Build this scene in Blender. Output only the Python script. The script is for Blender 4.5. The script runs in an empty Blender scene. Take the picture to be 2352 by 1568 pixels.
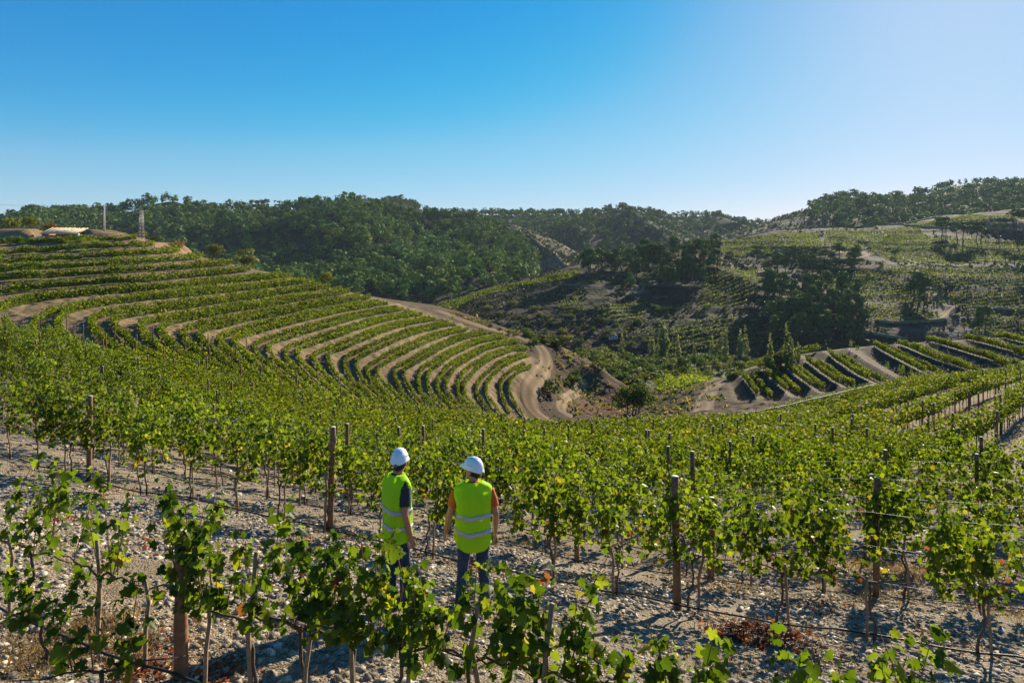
import bpy, math, random
import numpy as np
from mathutils import Vector, Matrix

# ------------------------------------------------------------------ scene, camera, light
sc = bpy.context.scene
COL = sc.collection
rnd = random.Random(7)
rng = np.random.default_rng(11)

cam = bpy.data.cameras.new('camera')
cam_o = bpy.data.objects.new('camera', cam)
COL.objects.link(cam_o)
cam_o.location = (0, 0, 0)
cam_o.rotation_euler = (math.radians(90), 0, 0)
cam.sensor_width = 36.0
cam.lens = 24.0
cam.shift_y = -194.0 / 2352.0
cam.clip_start = 0.1
cam.clip_end = 12000
sc.camera = cam_o

SUN_AZ, SUN_EL = math.radians(34), math.radians(22)      # azimuth to the right of the view axis (+Y)
w = bpy.data.worlds.new('World')
sc.world = w
w.use_nodes = True
nt = w.node_tree
nt.nodes.clear()
sky = nt.nodes.new('ShaderNodeTexSky')
sky.sky_type = 'NISHITA'
sky.sun_disc = False
sky.sun_elevation = SUN_EL
sky.sun_rotation = SUN_AZ
sky.altitude = 700
sky.air_density = 0.95
sky.dust_density = 0.24
sky.ozone_density = 3.6
bg = nt.nodes.new('ShaderNodeBackground')
bg.inputs['Strength'].default_value = 0.059
hs = nt.nodes.new('ShaderNodeHueSaturation')
hs.inputs['Hue'].default_value = 0.494
hs.inputs['Saturation'].default_value = 1.42
out = nt.nodes.new('ShaderNodeOutputWorld')
nt.links.new(sky.outputs[0], hs.inputs['Color'])
sc1 = nt.nodes.new('ShaderNodeVectorMath'); sc1.operation = 'SCALE'; sc1.inputs['Scale'].default_value = 0.059
sc2 = nt.nodes.new('ShaderNodeVectorMath'); sc2.operation = 'SCALE'; sc2.inputs['Scale'].default_value = 1 / 0.059
cv = nt.nodes.new('ShaderNodeRGBCurve')           # tone of the whole sky, as the photograph was graded
for ch, pts in ((0, [(0, 0), (.016, .010), (.069, .092), (.25, .245), (1, .6)]), (1, [(0, 0), (.115, .135), (.246, .252), (.44, .335), (1, .5)]), (2, [(0, 0), (.257, .30), (.45, .385), (.6, .43), (1, .55)])):
    c = cv.mapping.curves[ch]
    c.points[0].location = pts[0]; c.points[1].location = pts[-1]
    for p in pts[1:-1]: c.points.new(*p)
cv.mapping.update()
nt.links.new(hs.outputs[0], sc1.inputs[0]); nt.links.new(sc1.outputs[0], cv.inputs['Color']); nt.links.new(cv.outputs[0], sc2.inputs[0])
nt.links.new(sc2.outputs[0], bg.inputs['Color'])
nt.links.new(bg.outputs[0], out.inputs['Surface'])

sun = bpy.data.lights.new('sun', 'SUN')
sun.energy = 5.0
sun.angle = math.radians(0.53)
sun.color = (1.0, 0.88, 0.68)
sun_o = bpy.data.objects.new('sun', sun)
COL.objects.link(sun_o)
SDIR = Vector((math.sin(SUN_AZ) * math.cos(SUN_EL), math.cos(SUN_AZ) * math.cos(SUN_EL), math.sin(SUN_EL)))
sun_o.rotation_euler = SDIR.to_track_quat('Z', 'Y').to_euler()
sun_o.location = (40, 40, 60)

sc.view_settings.view_transform = 'Standard'
sc.view_settings.look = 'None'
sc.view_settings.exposure = 1.15
sc.view_settings.gamma = 1.0
sc.view_settings.use_curve_mapping = False
sc.render.engine = 'CYCLES'
sc.cycles.use_denoising = True
sc.cycles.max_bounces = 5
sc.cycles.diffuse_bounces = 3
sc.cycles.glossy_bounces = 2
sc.cycles.transmission_bounces = 4
sc.cycles.transparent_max_bounces = 4

# ------------------------------------------------------------------ helpers
F = 1568.0
def P(px, py, D):
    """point seen at (px,py) of the 2352-wide photograph at forward distance D"""
    return np.array([(px - 1176.0) / F * D, D, (590.0 - py) / F * D])

def tag(o, label=None, cat=None, group=None, kind=None):
    if label: o['label'] = label
    if cat: o['category'] = cat
    if group: o['group'] = group
    if kind: o['kind'] = kind
    return o

ONES = ['', 'first', 'second', 'third', 'fourth', 'fifth', 'sixth', 'seventh', 'eighth', 'ninth', 'tenth', 'eleventh',
        'twelfth', 'thirteenth', 'fourteenth', 'fifteenth', 'sixteenth', 'seventeenth', 'eighteenth', 'nineteenth']
TENS = {2: 'twent', 3: 'thirt', 4: 'fort', 5: 'fift', 6: 'sixt', 7: 'sevent', 8: 'eight', 9: 'ninet'}
def ordw(n):
    if n < 20: return ONES[n]
    if n >= 100: return 'hundred and ' + ordw(n - 100) if n > 100 else 'hundredth'
    t, o = divmod(n, 10)
    return TENS[t] + ('ieth' if o == 0 else 'y-' + ONES[o])

def empty(name, loc, rz=0.0):
    o = bpy.data.objects.new(name, None)
    o.empty_display_size = 0.2
    o.location = [float(c) for c in loc]
    o.rotation_euler = (0, 0, rz)
    COL.objects.link(o)
    return o

def link(name, me, parent=None, loc=None, rot=None, scale=None):
    o = bpy.data.objects.new(name, me)
    if parent is not None: o.parent = parent
    if loc is not None: o.location = [float(c) for c in loc]
    if rot is not None: o.rotation_euler = rot
    if scale is not None: o.scale = scale if hasattr(scale, '__len__') else (scale,) * 3
    COL.objects.link(o)
    return o

def mesh_np(name, verts, faces, mat=None, smooth=False, col=None, matidx=None):
    """verts (n,3); faces (m,k) array of one polygon size, or list of such arrays"""
    me = bpy.data.meshes.new(name)
    verts = np.asarray(verts, dtype=np.float32)
    fl = faces if isinstance(faces, list) else [faces]
    fl = [np.asarray(f, dtype=np.int32) for f in fl if len(f)]
    me.vertices.add(len(verts))
    me.vertices.foreach_set('co', verts.ravel())
    nl = sum(f.size for f in fl)
    npoly = sum(len(f) for f in fl)
    me.loops.add(nl)
    me.loops.foreach_set('vertex_index', np.concatenate([f.ravel() for f in fl]))
    me.polygons.add(npoly)
    tot = np.concatenate([np.full(len(f), f.shape[1], np.int32) for f in fl])
    start = np.concatenate([[0], np.cumsum(tot)[:-1]]).astype(np.int32)
    me.polygons.foreach_set('loop_start', start)
    me.polygons.foreach_set('loop_total', tot)
    if smooth:
        me.polygons.foreach_set('use_smooth', np.ones(npoly, dtype=bool))
    if matidx is not None:
        me.polygons.foreach_set('material_index', np.asarray(matidx, np.int32))
    me.update(calc_edges=True)
    if col is not None:
        a = me.color_attributes.new('Col', 'FLOAT_COLOR', 'POINT')
        c = np.ones((len(verts), 4), np.float32)
        c[:, :3] = col
        a.data.foreach_set('color', c.ravel())
    for m in (mat if isinstance(mat, (list, tuple)) else [mat]):
        if m is not None: me.materials.append(m)
    return me

class MB:
    """collects simple shapes into one mesh"""
    def __init__(self):
        self.v = []; self.f = {}; self.n = 0
    def add(self, verts, faces):
        verts = np.asarray(verts, float)
        for f in faces:
            self.f.setdefault(len(f), []).append([i + self.n for i in f])
        self.v.append(verts); self.n += len(verts)
        return self
    def box(self, c, s, rz=0.0, taper=1.0):
        sx, sy, sz = [k / 2 for k in s]
        v = np.array([[-sx, -sy, -sz], [sx, -sy, -sz], [sx, sy, -sz], [-sx, sy, -sz],
                      [-sx * taper, -sy * taper, sz], [sx * taper, -sy * taper, sz], [sx * taper, sy * taper, sz], [-sx * taper, sy * taper, sz]])
        ca, sa = math.cos(rz), math.sin(rz)
        R = np.array([[ca, -sa, 0], [sa, ca, 0], [0, 0, 1]])
        v = v @ R.T + np.array(c, float)
        return self.add(v, [(0, 3, 2, 1), (4, 5, 6, 7), (0, 1, 5, 4), (1, 2, 6, 5), (2, 3, 7, 6), (3, 0, 4, 7)])
    def tube(self, pts, r, n=6, cap=True):
        pts = np.asarray(pts, float)
        m = len(pts)
        rr = np.full(m, r) if np.isscalar(r) else np.asarray(r, float)
        tan = np.gradient(pts, axis=0)
        tan /= np.linalg.norm(tan, axis=1, keepdims=True) + 1e-9
        ref = np.array([0, 0, 1.0]) if abs(tan[:, 2]).mean() < 0.8 else np.array([1.0, 0, 0])
        a = np.cross(tan, ref); a /= np.linalg.norm(a, axis=1, keepdims=True) + 1e-9
        b = np.cross(tan, a)
        th = np.arange(n) * 2 * np.pi / n
        ring = pts[:, None, :] + rr[:, None, None] * (np.cos(th)[None, :, None] * a[:, None, :] + np.sin(th)[None, :, None] * b[:, None, :])
        v = ring.reshape(-1, 3)
        fs = []
        for i in range(m - 1):
            for j in range(n):
                k = (j + 1) % n
                fs.append((i * n + j, i * n + k, (i + 1) * n + k, (i + 1) * n + j))
        if cap:
            fs.append(tuple(range(n))[::-1]); fs.append(tuple((m - 1) * n + j for j in range(n)))
        return self.add(v, fs)
    def mesh(self, name, mat, smooth=False):
        return mesh_np(name, np.concatenate(self.v), [np.array(f) for f in self.f.values()], mat, smooth)

def hash2(ix, iy, seed):
    h = (ix.astype(np.int64) * 374761393 + iy.astype(np.int64) * 668265263 + seed * 1442695041) & 0x7fffffff
    h = ((h ^ (h >> 13)) * 1274126177) & 0x7fffffff
    return ((h ^ (h >> 16)) & 0xffff) / 65535.0
def vnoise(x, y, seed=0):
    x = np.asarray(x, float); y = np.asarray(y, float)
    ix = np.floor(x); iy = np.floor(y)
    fx = x - ix; fy = y - iy
    fx = fx * fx * (3 - 2 * fx); fy = fy * fy * (3 - 2 * fy)
    a = hash2(ix, iy, seed); b = hash2(ix + 1, iy, seed); c = hash2(ix, iy + 1, seed); d = hash2(ix + 1, iy + 1, seed)
    return (a * (1 - fx) + b * fx) * (1 - fy) + (c * (1 - fx) + d * fx) * fy
def fbm(x, y, seed=0, oct=4):
    s = 0; amp = 0.5; t = 0
    for o in range(oct):
        s = s + amp * vnoise(x * 2 ** o, y * 2 ** o, seed + o * 17); t += amp; amp *= 0.5
    return s / t
def sstep(a, b, x):
    t = np.clip((x - a) / (b - a), 0, 1)
    return t * t * (3 - 2 * t)

class RBF:
    """thin plate spline through scattered values"""
    def __init__(self, pts, val, lam=1e-4):
        self.p = np.asarray(pts, float); n = len(self.p)
        K = self.k(self.p, self.p) + lam * np.eye(n)
        Q = np.c_[np.ones(n), self.p]
        A = np.block([[K, Q], [Q.T, np.zeros((3, 3))]])
        self.c = np.linalg.solve(A, np.r_[np.asarray(val, float), 0, 0, 0])
    def k(self, a, b):
        r2 = ((a[:, None, :] - b[None, :, :]) ** 2).sum(-1)
        return 0.5 * r2 * np.log(r2 + 1e-12)
    def __call__(self, q):
        q = np.asarray(q, float); o = np.empty(len(q))
        for i in range(0, len(q), 20000):
            s = q[i:i + 20000]
            o[i:i + 20000] = self.k(s, self.p) @ self.c[:-3] + self.c[-3] + s @ self.c[-2:]
        return o
def resample(pts, step):
    pts = np.asarray(pts, float)
    d = np.r_[0, np.cumsum(np.linalg.norm(np.diff(pts, axis=0), axis=1))]
    n = max(2, int(d[-1] / step) + 1)
    t = np.linspace(0, d[-1], n)
    return np.stack([np.interp(t, d, pts[:, k]) for k in range(pts.shape[1])], 1)
def spline(pts, n=8):
    """Catmull-Rom through the points"""
    p = np.asarray(pts, float)
    p = np.vstack([2 * p[0] - p[1], p, 2 * p[-1] - p[-2]])
    o = []
    for i in range(1, len(p) - 2):
        for t in np.linspace(0, 1, n, endpoint=False):
            o.append(0.5 * ((2 * p[i]) + (-p[i - 1] + p[i + 1]) * t + (2 * p[i - 1] - 5 * p[i] + 4 * p[i + 1] - p[i + 2]) * t ** 2
                            + (-p[i - 1] + 3 * p[i] - 3 * p[i + 1] + p[i + 2]) * t ** 3))
    o.append(p[-2])
    return np.array(o)
# ------------------------------------------------------------------ materials
def new_mat(name):
    m = bpy.data.materials.new(name); m.use_nodes = True
    n = m.node_tree
    return m, n, n.nodes['Principled BSDF']
def simple_mat(name, col, rough=0.7, noise=0.0, nscale=8.0, bump=0.0, metallic=0.0, spec=0.4):
    m, n, b = new_mat(name)
    b.inputs['Base Color'].default_value = (*col, 1)
    b.inputs['Roughness'].default_value = rough
    b.inputs['Metallic'].default_value = metallic
    b.inputs['Specular IOR Level'].default_value = spec
    if noise or bump:
        tc = n.nodes.new('ShaderNodeTexCoord')
        t = n.nodes.new('ShaderNodeTexNoise'); t.inputs['Scale'].default_value = nscale; t.inputs['Detail'].default_value = 6
        n.links.new(tc.outputs['Object'], t.inputs['Vector'])
        if noise:
            mr = n.nodes.new('ShaderNodeMapRange'); mr.inputs[1].default_value = 0.3; mr.inputs[2].default_value = 0.7
            mr.inputs[3].default_value = 1 - noise; mr.inputs[4].default_value = 1 + noise
            n.links.new(t.outputs[0], mr.inputs[0])
            mx = n.nodes.new('ShaderNodeVectorMath'); mx.operation = 'SCALE'; mx.inputs[0].default_value = col
            n.links.new(mr.outputs[0], mx.inputs['Scale']); n.links.new(mx.outputs[0], b.inputs['Base Color'])
        if bump:
            bp = n.nodes.new('ShaderNodeBump'); bp.inputs['Strength'].default_value = bump; bp.inputs['Distance'].default_value = 0.02
            n.links.new(t.outputs[0], bp.inputs['Height']); n.links.new(bp.outputs[0], b.inputs['Normal'])
    return m
def ground_mat(name, s1=0.9, s2=9.0, bump=0.6, dist=0.05, lo=0.65, hi=1.35, peb=26.0, gain=0.74):
    """vertex colour of the soil, broken up by noise and pebbles"""
    m, n, b = new_mat(name)
    at = n.nodes.new('ShaderNodeAttribute'); at.attribute_name = 'Col'
    tc = n.nodes.new('ShaderNodeTexCoord')
    na = n.nodes.new('ShaderNodeTexNoise'); na.inputs['Scale'].default_value = s1; na.inputs['Detail'].default_value = 8; na.inputs['Roughness'].default_value = 0.7
    nb = n.nodes.new('ShaderNodeTexNoise'); nb.inputs['Scale'].default_value = s2; nb.inputs['Detail'].default_value = 8; nb.inputs['Roughness'].default_value = 0.75
    vo = n.nodes.new('ShaderNodeTexVoronoi'); vo.inputs['Scale'].default_value = peb
    for t in (na, nb, vo): n.links.new(tc.outputs['Object'], t.inputs['Vector'])
    ad = n.nodes.new('ShaderNodeMath'); ad.operation = 'ADD'
    n.links.new(na.outputs[0], ad.inputs[0]); n.links.new(nb.outputs[0], ad.inputs[1])
    mr = n.nodes.new('ShaderNodeMapRange'); mr.inputs[1].default_value = 0.75; mr.inputs[2].default_value = 1.25
    mr.inputs[3].default_value = lo * gain; mr.inputs[4].default_value = hi * gain
    n.links.new(ad.outputs[0], mr.inputs[0])
    sp = n.nodes.new('ShaderNodeSeparateColor'); n.links.new(vo.outputs['Color'], sp.inputs[0])
    pr = n.nodes.new('ShaderNodeMapRange'); pr.inputs[3].default_value = 0.75; pr.inputs[4].default_value = 1.25
    n.links.new(sp.outputs[0], pr.inputs[0])
    mu = n.nodes.new('ShaderNodeMath'); mu.operation = 'MULTIPLY'
    n.links.new(mr.outputs[0], mu.inputs[0]); n.links.new(pr.outputs[0], mu.inputs[1])
    vm = n.nodes.new('ShaderNodeVectorMath'); vm.operation = 'SCALE'
    n.links.new(at.outputs['Color'], vm.inputs[0]); n.links.new(mu.outputs[0], vm.inputs['Scale'])
    n.links.new(vm.outputs[0], b.inputs['Base Color'])
    b.inputs['Roughness'].default_value = 0.95; b.inputs['Specular IOR Level'].default_value = 0.1
    sb = n.nodes.new('ShaderNodeMath'); sb.operation = 'SUBTRACT'
    n.links.new(nb.outputs[0], sb.inputs[0]); n.links.new(vo.outputs['Distance'], sb.inputs[1])
    bp = n.nodes.new('ShaderNodeBump'); bp.inputs['Strength'].default_value = bump; bp.inputs['Distance'].default_value = dist
    n.links.new(sb.outputs[0], bp.inputs['Height']); n.links.new(bp.outputs[0], b.inputs['Normal'])
    return m
def leaf_mat(name, trans=0.35, rough=0.45, gain=1.0, tint=(1.35, 1.3, 0.55), rand=0.25, spec=0.5):
    """leaf colour from the mesh, light passing through the blade"""
    m, n, b = new_mat(name)
    at = n.nodes.new('ShaderNodeAttribute'); at.attribute_name = 'Col'
    oi = n.nodes.new('ShaderNodeObjectInfo')
    mr = n.nodes.new('ShaderNodeMapRange'); mr.inputs[3].default_value = gain * (1 - rand); mr.inputs[4].default_value = gain * (1 + rand)
    n.links.new(oi.outputs['Random'], mr.inputs[0])
    vm = n.nodes.new('ShaderNodeVectorMath'); vm.operation = 'SCALE'
    n.links.new(at.outputs['Color'], vm.inputs[0]); n.links.new(mr.outputs[0], vm.inputs['Scale'])
    n.links.new(vm.outputs[0], b.inputs['Base Color'])
    b.inputs['Roughness'].default_value = rough; b.inputs['Specular IOR Level'].default_value = spec
    tr = n.nodes.new('ShaderNodeBsdfTranslucent')
    tm = n.nodes.new('ShaderNodeVectorMath'); tm.operation = 'MULTIPLY'; tm.inputs[1].default_value = [t * 1.6 for t in tint]
    n.links.new(vm.outputs[0], tm.inputs[0]); n.links.new(tm.outputs[0], tr.inputs['Color'])
    mx = n.nodes.new('ShaderNodeMixShader'); mx.inputs[0].default_value = trans
    n.links.new(b.outputs[0], mx.inputs[1]); n.links.new(tr.outputs[0], mx.inputs[2])
    n.links.new(mx.outputs[0], n.nodes['Material Output'].inputs['Surface'])
    return m

M = {}
M['ground'] = ground_mat('soil', s2=14.0, bump=.8, dist=.04, lo=.55, hi=1.45, peb=38.0)
M['hill'] = ground_mat('hill_soil', s1=0.03, s2=0.22, bump=0.35, dist=1.2, lo=0.6, hi=1.4, peb=0.5)
M['road'] = ground_mat('road_dirt', s1=0.4, s2=5.0, bump=0.3, dist=0.03, lo=0.85, hi=1.15, peb=12.0)
M['vine_leaf'] = leaf_mat('vine_leaf', trans=0.5, rough=0.5, spec=.22)
M['row_leaf'] = leaf_mat('row_leaf', trans=0.42, rough=0.6, rand=0.10, spec=.08)
M['tree_leaf'] = leaf_mat('tree_leaf', trans=0.25, rough=0.7, rand=0.15, spec=.1)
M['pine_leaf'] = leaf_mat('pine_leaf', trans=0.12, rough=0.7, rand=0.15, tint=(1.0, 1.0, 0.6), spec=0.05)
M['bark'] = simple_mat('bark', (0.13, 0.095, 0.07), 0.9, 0.3, 12, 0.6)
M['vine_wood'] = simple_mat('vine_wood', (0.10, 0.066, 0.042), 0.9, 0.35, 25, 0.7)
M['shoot'] = simple_mat('vine_shoot', (0.25, 0.12, 0.05), 0.7, 0.3, 20)
M['post'] = simple_mat('post_wood', (0.20, 0.10, 0.048), 0.85, 0.35, 14, 0.6)
M['post_top'] = simple_mat('post_end_grain', (0.55, 0.52, 0.48), 0.8, 0.15, 20)
M['stake'] = simple_mat('stake_wood', (0.25, 0.165, 0.095), 0.85, 0.3, 18, 0.5)
M['hose'] = simple_mat('black_hose', (0.012, 0.012, 0.013), 0.45)
M['wire'] = simple_mat('steel_wire', (0.5, 0.5, 0.5), 0.35, metallic=0.9)
M['rock'] = simple_mat('rock', (0.36, 0.33, 0.29), 0.9, 0.3, 6, 0.8)

# ------------------------------------------------------------------ terrain: a bowl of vineyard terraces
W_ = []           # world control points x, y, z
def cw(*a): W_.extend(a)
def cp(*a): W_.extend([tuple(P(*t)) for t in a])
def cz(*a):       # px, D, z
    W_.extend([((px - 1176.0) / F * D, D, z) for px, D, z in a])
cw((-3, 0, -2.3), (0, 0, -2.2), (3, 0, -2.3), (0, 2.2, -2.75), (-3, 2.5, -2.8), (3, 1.5, -2.8), (-8, 2, -2.9), (8, 1, -3.0), (0, -3, -1.6), (-6, -3, -1.8), (6, -3, -2.0),
   (-5.05, 6.9, -3.6), (-2.9, 5.8, -3.6), (-1.63, 5.4, -3.6), (0.4, 4.7, -3.6), (2, 3.9, -3.6), (4, 3.2, -3.7), (-8, 8.3, -3.6), (7, 2.2, -3.8),
   (-0.48, 8.2, -4.2), (-1.3, 7.9, -4.05), (-6, 10.5, -4.25), (3.5, 6.6, -4.4), (6, 5.6, -4.5))
cp((0, 1065, 15.6), (205, 1105, 14.9), (762, 1225, 12.7), (1050, 1300, 11.2), (1290, 1345, 10.7), (1565, 1405, 9.9), (1910, 1452, 9.3), (2145, 1490, 8.9))
cw((9, 7.4, -5.2), (14, 6, -5.4))
cz((40, 19, -5.2), (100, 32, -5.9), (60, 58, -7.4), (100, 45, -6.6), (-300, 22, -4.9), (-300, 50, -6.0),
   (1176, 18, -6.6), (1176, 25, -8.3), (1176, 40, -11.2), (1176, 60, -16.6), (1200, 78, -21.0), (1280, 95, -22.9),
   (600, 22, -7.0), (600, 33, -8.6), (640, 48, -10.2), (350, 30, -6.9), (350, 48, -8.2), (880, 55, -13.0), (880, 30, -9.3), (1040, 68, -17.4),
   (1500, 14, -6.2), (1800, 16, -6.6), (2000, 20, -7.3), (2237, 32, -8.9), (2352, 38, -8.9), (2189, 54, -11.8), (2313, 62, -11.8), (2082, 47, -11.7),
   (1938, 61, -14.9), (2116, 74, -15.0), (1738, 76, -18.2), (1964, 86, -17.7), (1500, 80, -20.3), (1400, 88, -22.6), (1700, 50, -13.0), (1600, 30, -9.4), (1900, 40, -10.9),
   (2600, 30, -7.5), (2600, 60, -10.5), (2600, 90, -13.0),
   (1620, 99, -21.6), (1640, 115, -21.9),
   (1700, 102, -20.7), (2000, 97, -17.9), (2300, 97, -16.4),
   (1700, 128, -21.8), (1800, 128, -18.9), (1950, 128, -17.1), (2130, 130, -16.2), (2352, 135, -15.7), (2700, 135, -15.0),
   (1850, 112, -18.2), (2100, 112, -16.2),
   (1800, 165, -30), (2200, 170, -27), (2600, 170, -25), (1800, 200, -38), (2200, 210, -36), (2700, 210, -34),
   (1800, 330, -46), (2200, 330, -44), (2700, 330, -42), (1500, 330, -45), (1200, 330, -42), (900, 330, -38), (600, 330, -34), (200, 330, -28), (-400, 330, -20),
   (1370, 118, -23.7), (1340, 108, -23.8), (1455, 103, -23.6), (1540, 115, -23.6), (1430, 128, -24.2))
cp((1560, 880, 150), (1500, 847, 190), (1620, 853, 200), (1600, 832, 270), (1400, 822, 270), (1450, 838, 210), (1380, 835, 160))
cz((10, 63, -6.9), (160, 63, -7.0), (240, 63, -7.3), (420, 66, -8.4), (560, 70, -10.0), (700, 74, -11.8), (860, 79, -14.4), (1000, 84, -16.3), (1120, 89, -18.7), (1200, 93, -21.0),
   (0, 78, -5.0), (0, 92, -2.9), (0, 118, 0.9), (-350, 78, -4.5), (-350, 92, -2.4), (-350, 118, 1.3), (-350, 150, 5.5), (0, 135, 3.7),
   (300, 84, -5.4), (300, 97, -3.1), (300, 120, 0.8), (600, 82, -8.9), (600, 97, -6.8), (600, 112, -4.3), (600, 122, -2.7),
   (840, 86, -11.6), (840, 100, -9.6), (840, 118, -7.3), (1050, 92, -15.3), (1050, 104, -13.7), (1050, 118, -12.2), (1220, 100, -18.4), (1215, 122, -16.0))
cp((130, 553, 134), (130, 532, 150), (0, 536, 150), (250, 528, 142), (400, 576, 140), (500, 600, 136), (640, 633, 132), (760, 661, 130), (900, 690, 130), (1000, 702, 133), (1100, 735, 130),
   (1170, 765, 128), (1240, 786, 126), (1300, 810, 126), (1380, 845, 124), (1240, 850, 110), (1225, 905, 100), (1310, 880, 116))
cz((0, 180, 5.0), (250, 180, 3.5), (-350, 180, 6), (300, 200, -6), (500, 175, -8), (700, 170, -13), (900, 170, -16), (600, 200, -18), (900, 200, -24), (1150, 165, -22), (1200, 200, -31), (0, 240, 0))
W_ = np.array(W_)
def chart(x, y): return np.stack([x / (y + 6.0), np.log(y + 6.0)], 1)
_rb = RBF(chart(W_[:, 0], W_[:, 1]), W_[:, 2] / (W_[:, 1] + 10.0), lam=3e-4)
def H0(x, y):
    x = np.atleast_1d(np.asarray(x, float)); y = np.atleast_1d(np.asarray(y, float))
    return _rb(chart(x, y)) * (y + 10.0)
def cast(pts, hf, d0, d1, n=260):
    """first hit of the sight line through each photograph point with the ground"""
    pts = np.asarray(pts, float)
    D = np.exp(np.linspace(math.log(d0), math.log(d1), n))
    u = (pts[:, 0] - 1176) / F; v = (590 - pts[:, 1]) / F
    X = u[:, None] * D[None]; Y = np.broadcast_to(D[None], X.shape)
    Z = hf(X.ravel(), Y.ravel()).reshape(X.shape)
    g = Z - v[:, None] * D[None]
    res = np.zeros((len(pts), 3)); ok = np.zeros(len(pts), bool)
    for i in range(len(pts)):
        k = np.where((g[i, 1:] >= 0) & (g[i, :-1] < 0))[0]
        if len(k):
            k = k[0]; t = -g[i, k] / (g[i, k + 1] - g[i, k]); d = D[k] + t * (D[k + 1] - D[k]); ok[i] = True
        else:
            d = D[np.argmax(g[i])]
        res[i] = (u[i] * d, d, v[i] * d)
    return res, ok

# terrace lines of the left hill, traced between the vine rows (1 = bank nearest the road)
R1 = lambda L: [(x * .282, 404.5 + y * .282) for x, y in L]
R6 = lambda L: [(564.5 + x * .282, 705.6 + y * .282) for x, y in L]
R8 = lambda L: [(1693.4 + x * .282, 752.6 + y * .282) for x, y in L]
RA = lambda L: [(526.9 + x * .144, 639.7 + y * .144) for x, y in L]
RB = lambda L: [(846.7 + x * .18, 658.6 + y * .18) for x, y in L]
TR = {
 0: [(1221, 968), (1195, 938)] + RB([(1850, 1350), (1900, 1220), (2000, 1150), (2090, 1070)]),
 1: [(1179, 971), (1140, 931)] + RB([(1570, 1400), (1600, 1250), (1700, 1130), (1850, 1020), (2090, 935)]),
 2: [(1140, 973), (1095, 931)] + RB([(1290, 1400), (1330, 1250), (1450, 1110), (1600, 990), (1800, 890), (2050, 830)]),
 3: [(1099, 966), (1050, 915)] + RB([(1030, 1330), (1080, 1200), (1250, 1000), (1450, 880), (1750, 780), (1950, 750)]),
 4: [(1062, 966), (1000, 908)] + RB([(760, 1280), (820, 1170), (1000, 1010), (1250, 840), (1500, 740), (1790, 690)]),
 5: [(1013, 962), (950, 898)] + RB([(490, 1250), (540, 1130), (750, 980), (1000, 820), (1300, 690), (1570, 630)]),
 6: [(970, 958), (896, 890)] + RB([(190, 1180), (250, 1060), (500, 910), (800, 760), (1050, 650), (1280, 590)]),
 7: [(925, 955), (850, 884), (826, 855)] + RB([(0, 950), (200, 850), (430, 735), (800, 600), (1160, 525)]),
 8: [(869, 950), (790, 868)] + RA([(1620, 1380), (1800, 1250), (2100, 1100)]) + RB([(0, 720), (200, 630), (500, 540), (900, 460)]),
 9: [(814, 944), (720, 853)] + RA([(1170, 1280), (1350, 1150), (1700, 1020), (2000, 920)]) + RB([(0, 560), (300, 460), (740, 390)]),
 10: [(752, 933), (655, 840)] + RA([(730, 1120), (1000, 1030), (1500, 870), (2000, 720)]) + RB([(0, 420), (500, 335)]),
 11: [(687, 923), (591, 835)] + RA([(170, 1090), (300, 1020), (700, 890), (1200, 750), (1700, 620), (2352, 480)]) + RB([(310, 260)]),
 12: [(620, 915), (530, 835), (479, 780)] + RA([(0, 850), (400, 730), (1000, 610), (1600, 480), (2352, 365)]),
 13: [(545, 900), (420, 810), (395, 763), (437, 749)] + RA([(20, 610), (700, 500), (1200, 400), (2000, 260)]),
 14: [(450, 880), (330, 800), (299, 748), (324, 737)] + RA([(0, 435), (500, 370), (1000, 280), (1800, 185)]),
 15: [(340, 860), (205, 795), (178, 743), (214, 720), (300, 706)] + RA([(0, 285), (500, 215), (1000, 150), (1550, 110)]),
 16: [(200, 850), (30, 800), (6, 757), (56, 715), (113, 698), (254, 682), (395, 670)] + RA([(0, 120), (700, 60), (1200, 20)]),
 17: [(-70, 700), (0, 690)] + R1([(500, 952), (1000, 918), (1500, 870), (2000, 818), (2150, 802)]),
 18: [(-70, 664)] + R1([(0, 890), (500, 862), (1000, 830), (1500, 795), (2050, 747)]),
 19: [(-70, 640)] + R1([(0, 817), (500, 790), (1000, 757), (1500, 722), (1780, 705)]),
 20: [(-70, 616)] + R1([(0, 737), (400, 716), (800, 692), (1500, 652), (1620, 648)]),
 21: [(-70, 592)] + R1([(0, 657), (300, 642), (600, 622), (1000, 606), (1340, 597)]),
 22: [(-70, 571)] + R1([(80, 568), (500, 556), (1000, 549), (1180, 548)]),
}
TR2 = {0: R8([(0, 440), (90, 590)]), 1: R8([(180, 400), (330, 550)]), 2: R8([(340, 350), (440, 430), (540, 510)]), 3: R8([(500, 300), (630, 400), (760, 490)]),
       4: R8([(690, 240), (820, 350), (980, 460)]), 5: R8([(860, 200), (1050, 330), (1250, 430)]), 6: R8([(1060, 170), (1250, 290), (1450, 400)]),
       7: R8([(1250, 160), (1500, 270), (1780, 380)]), 8: R8([(1460, 130), (1800, 240), (2120, 340)]), 9: R8([(1760, 110), (2050, 190), (2335, 275)]), 10: R8([(2000, 90), (2335, 165)])}
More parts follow.
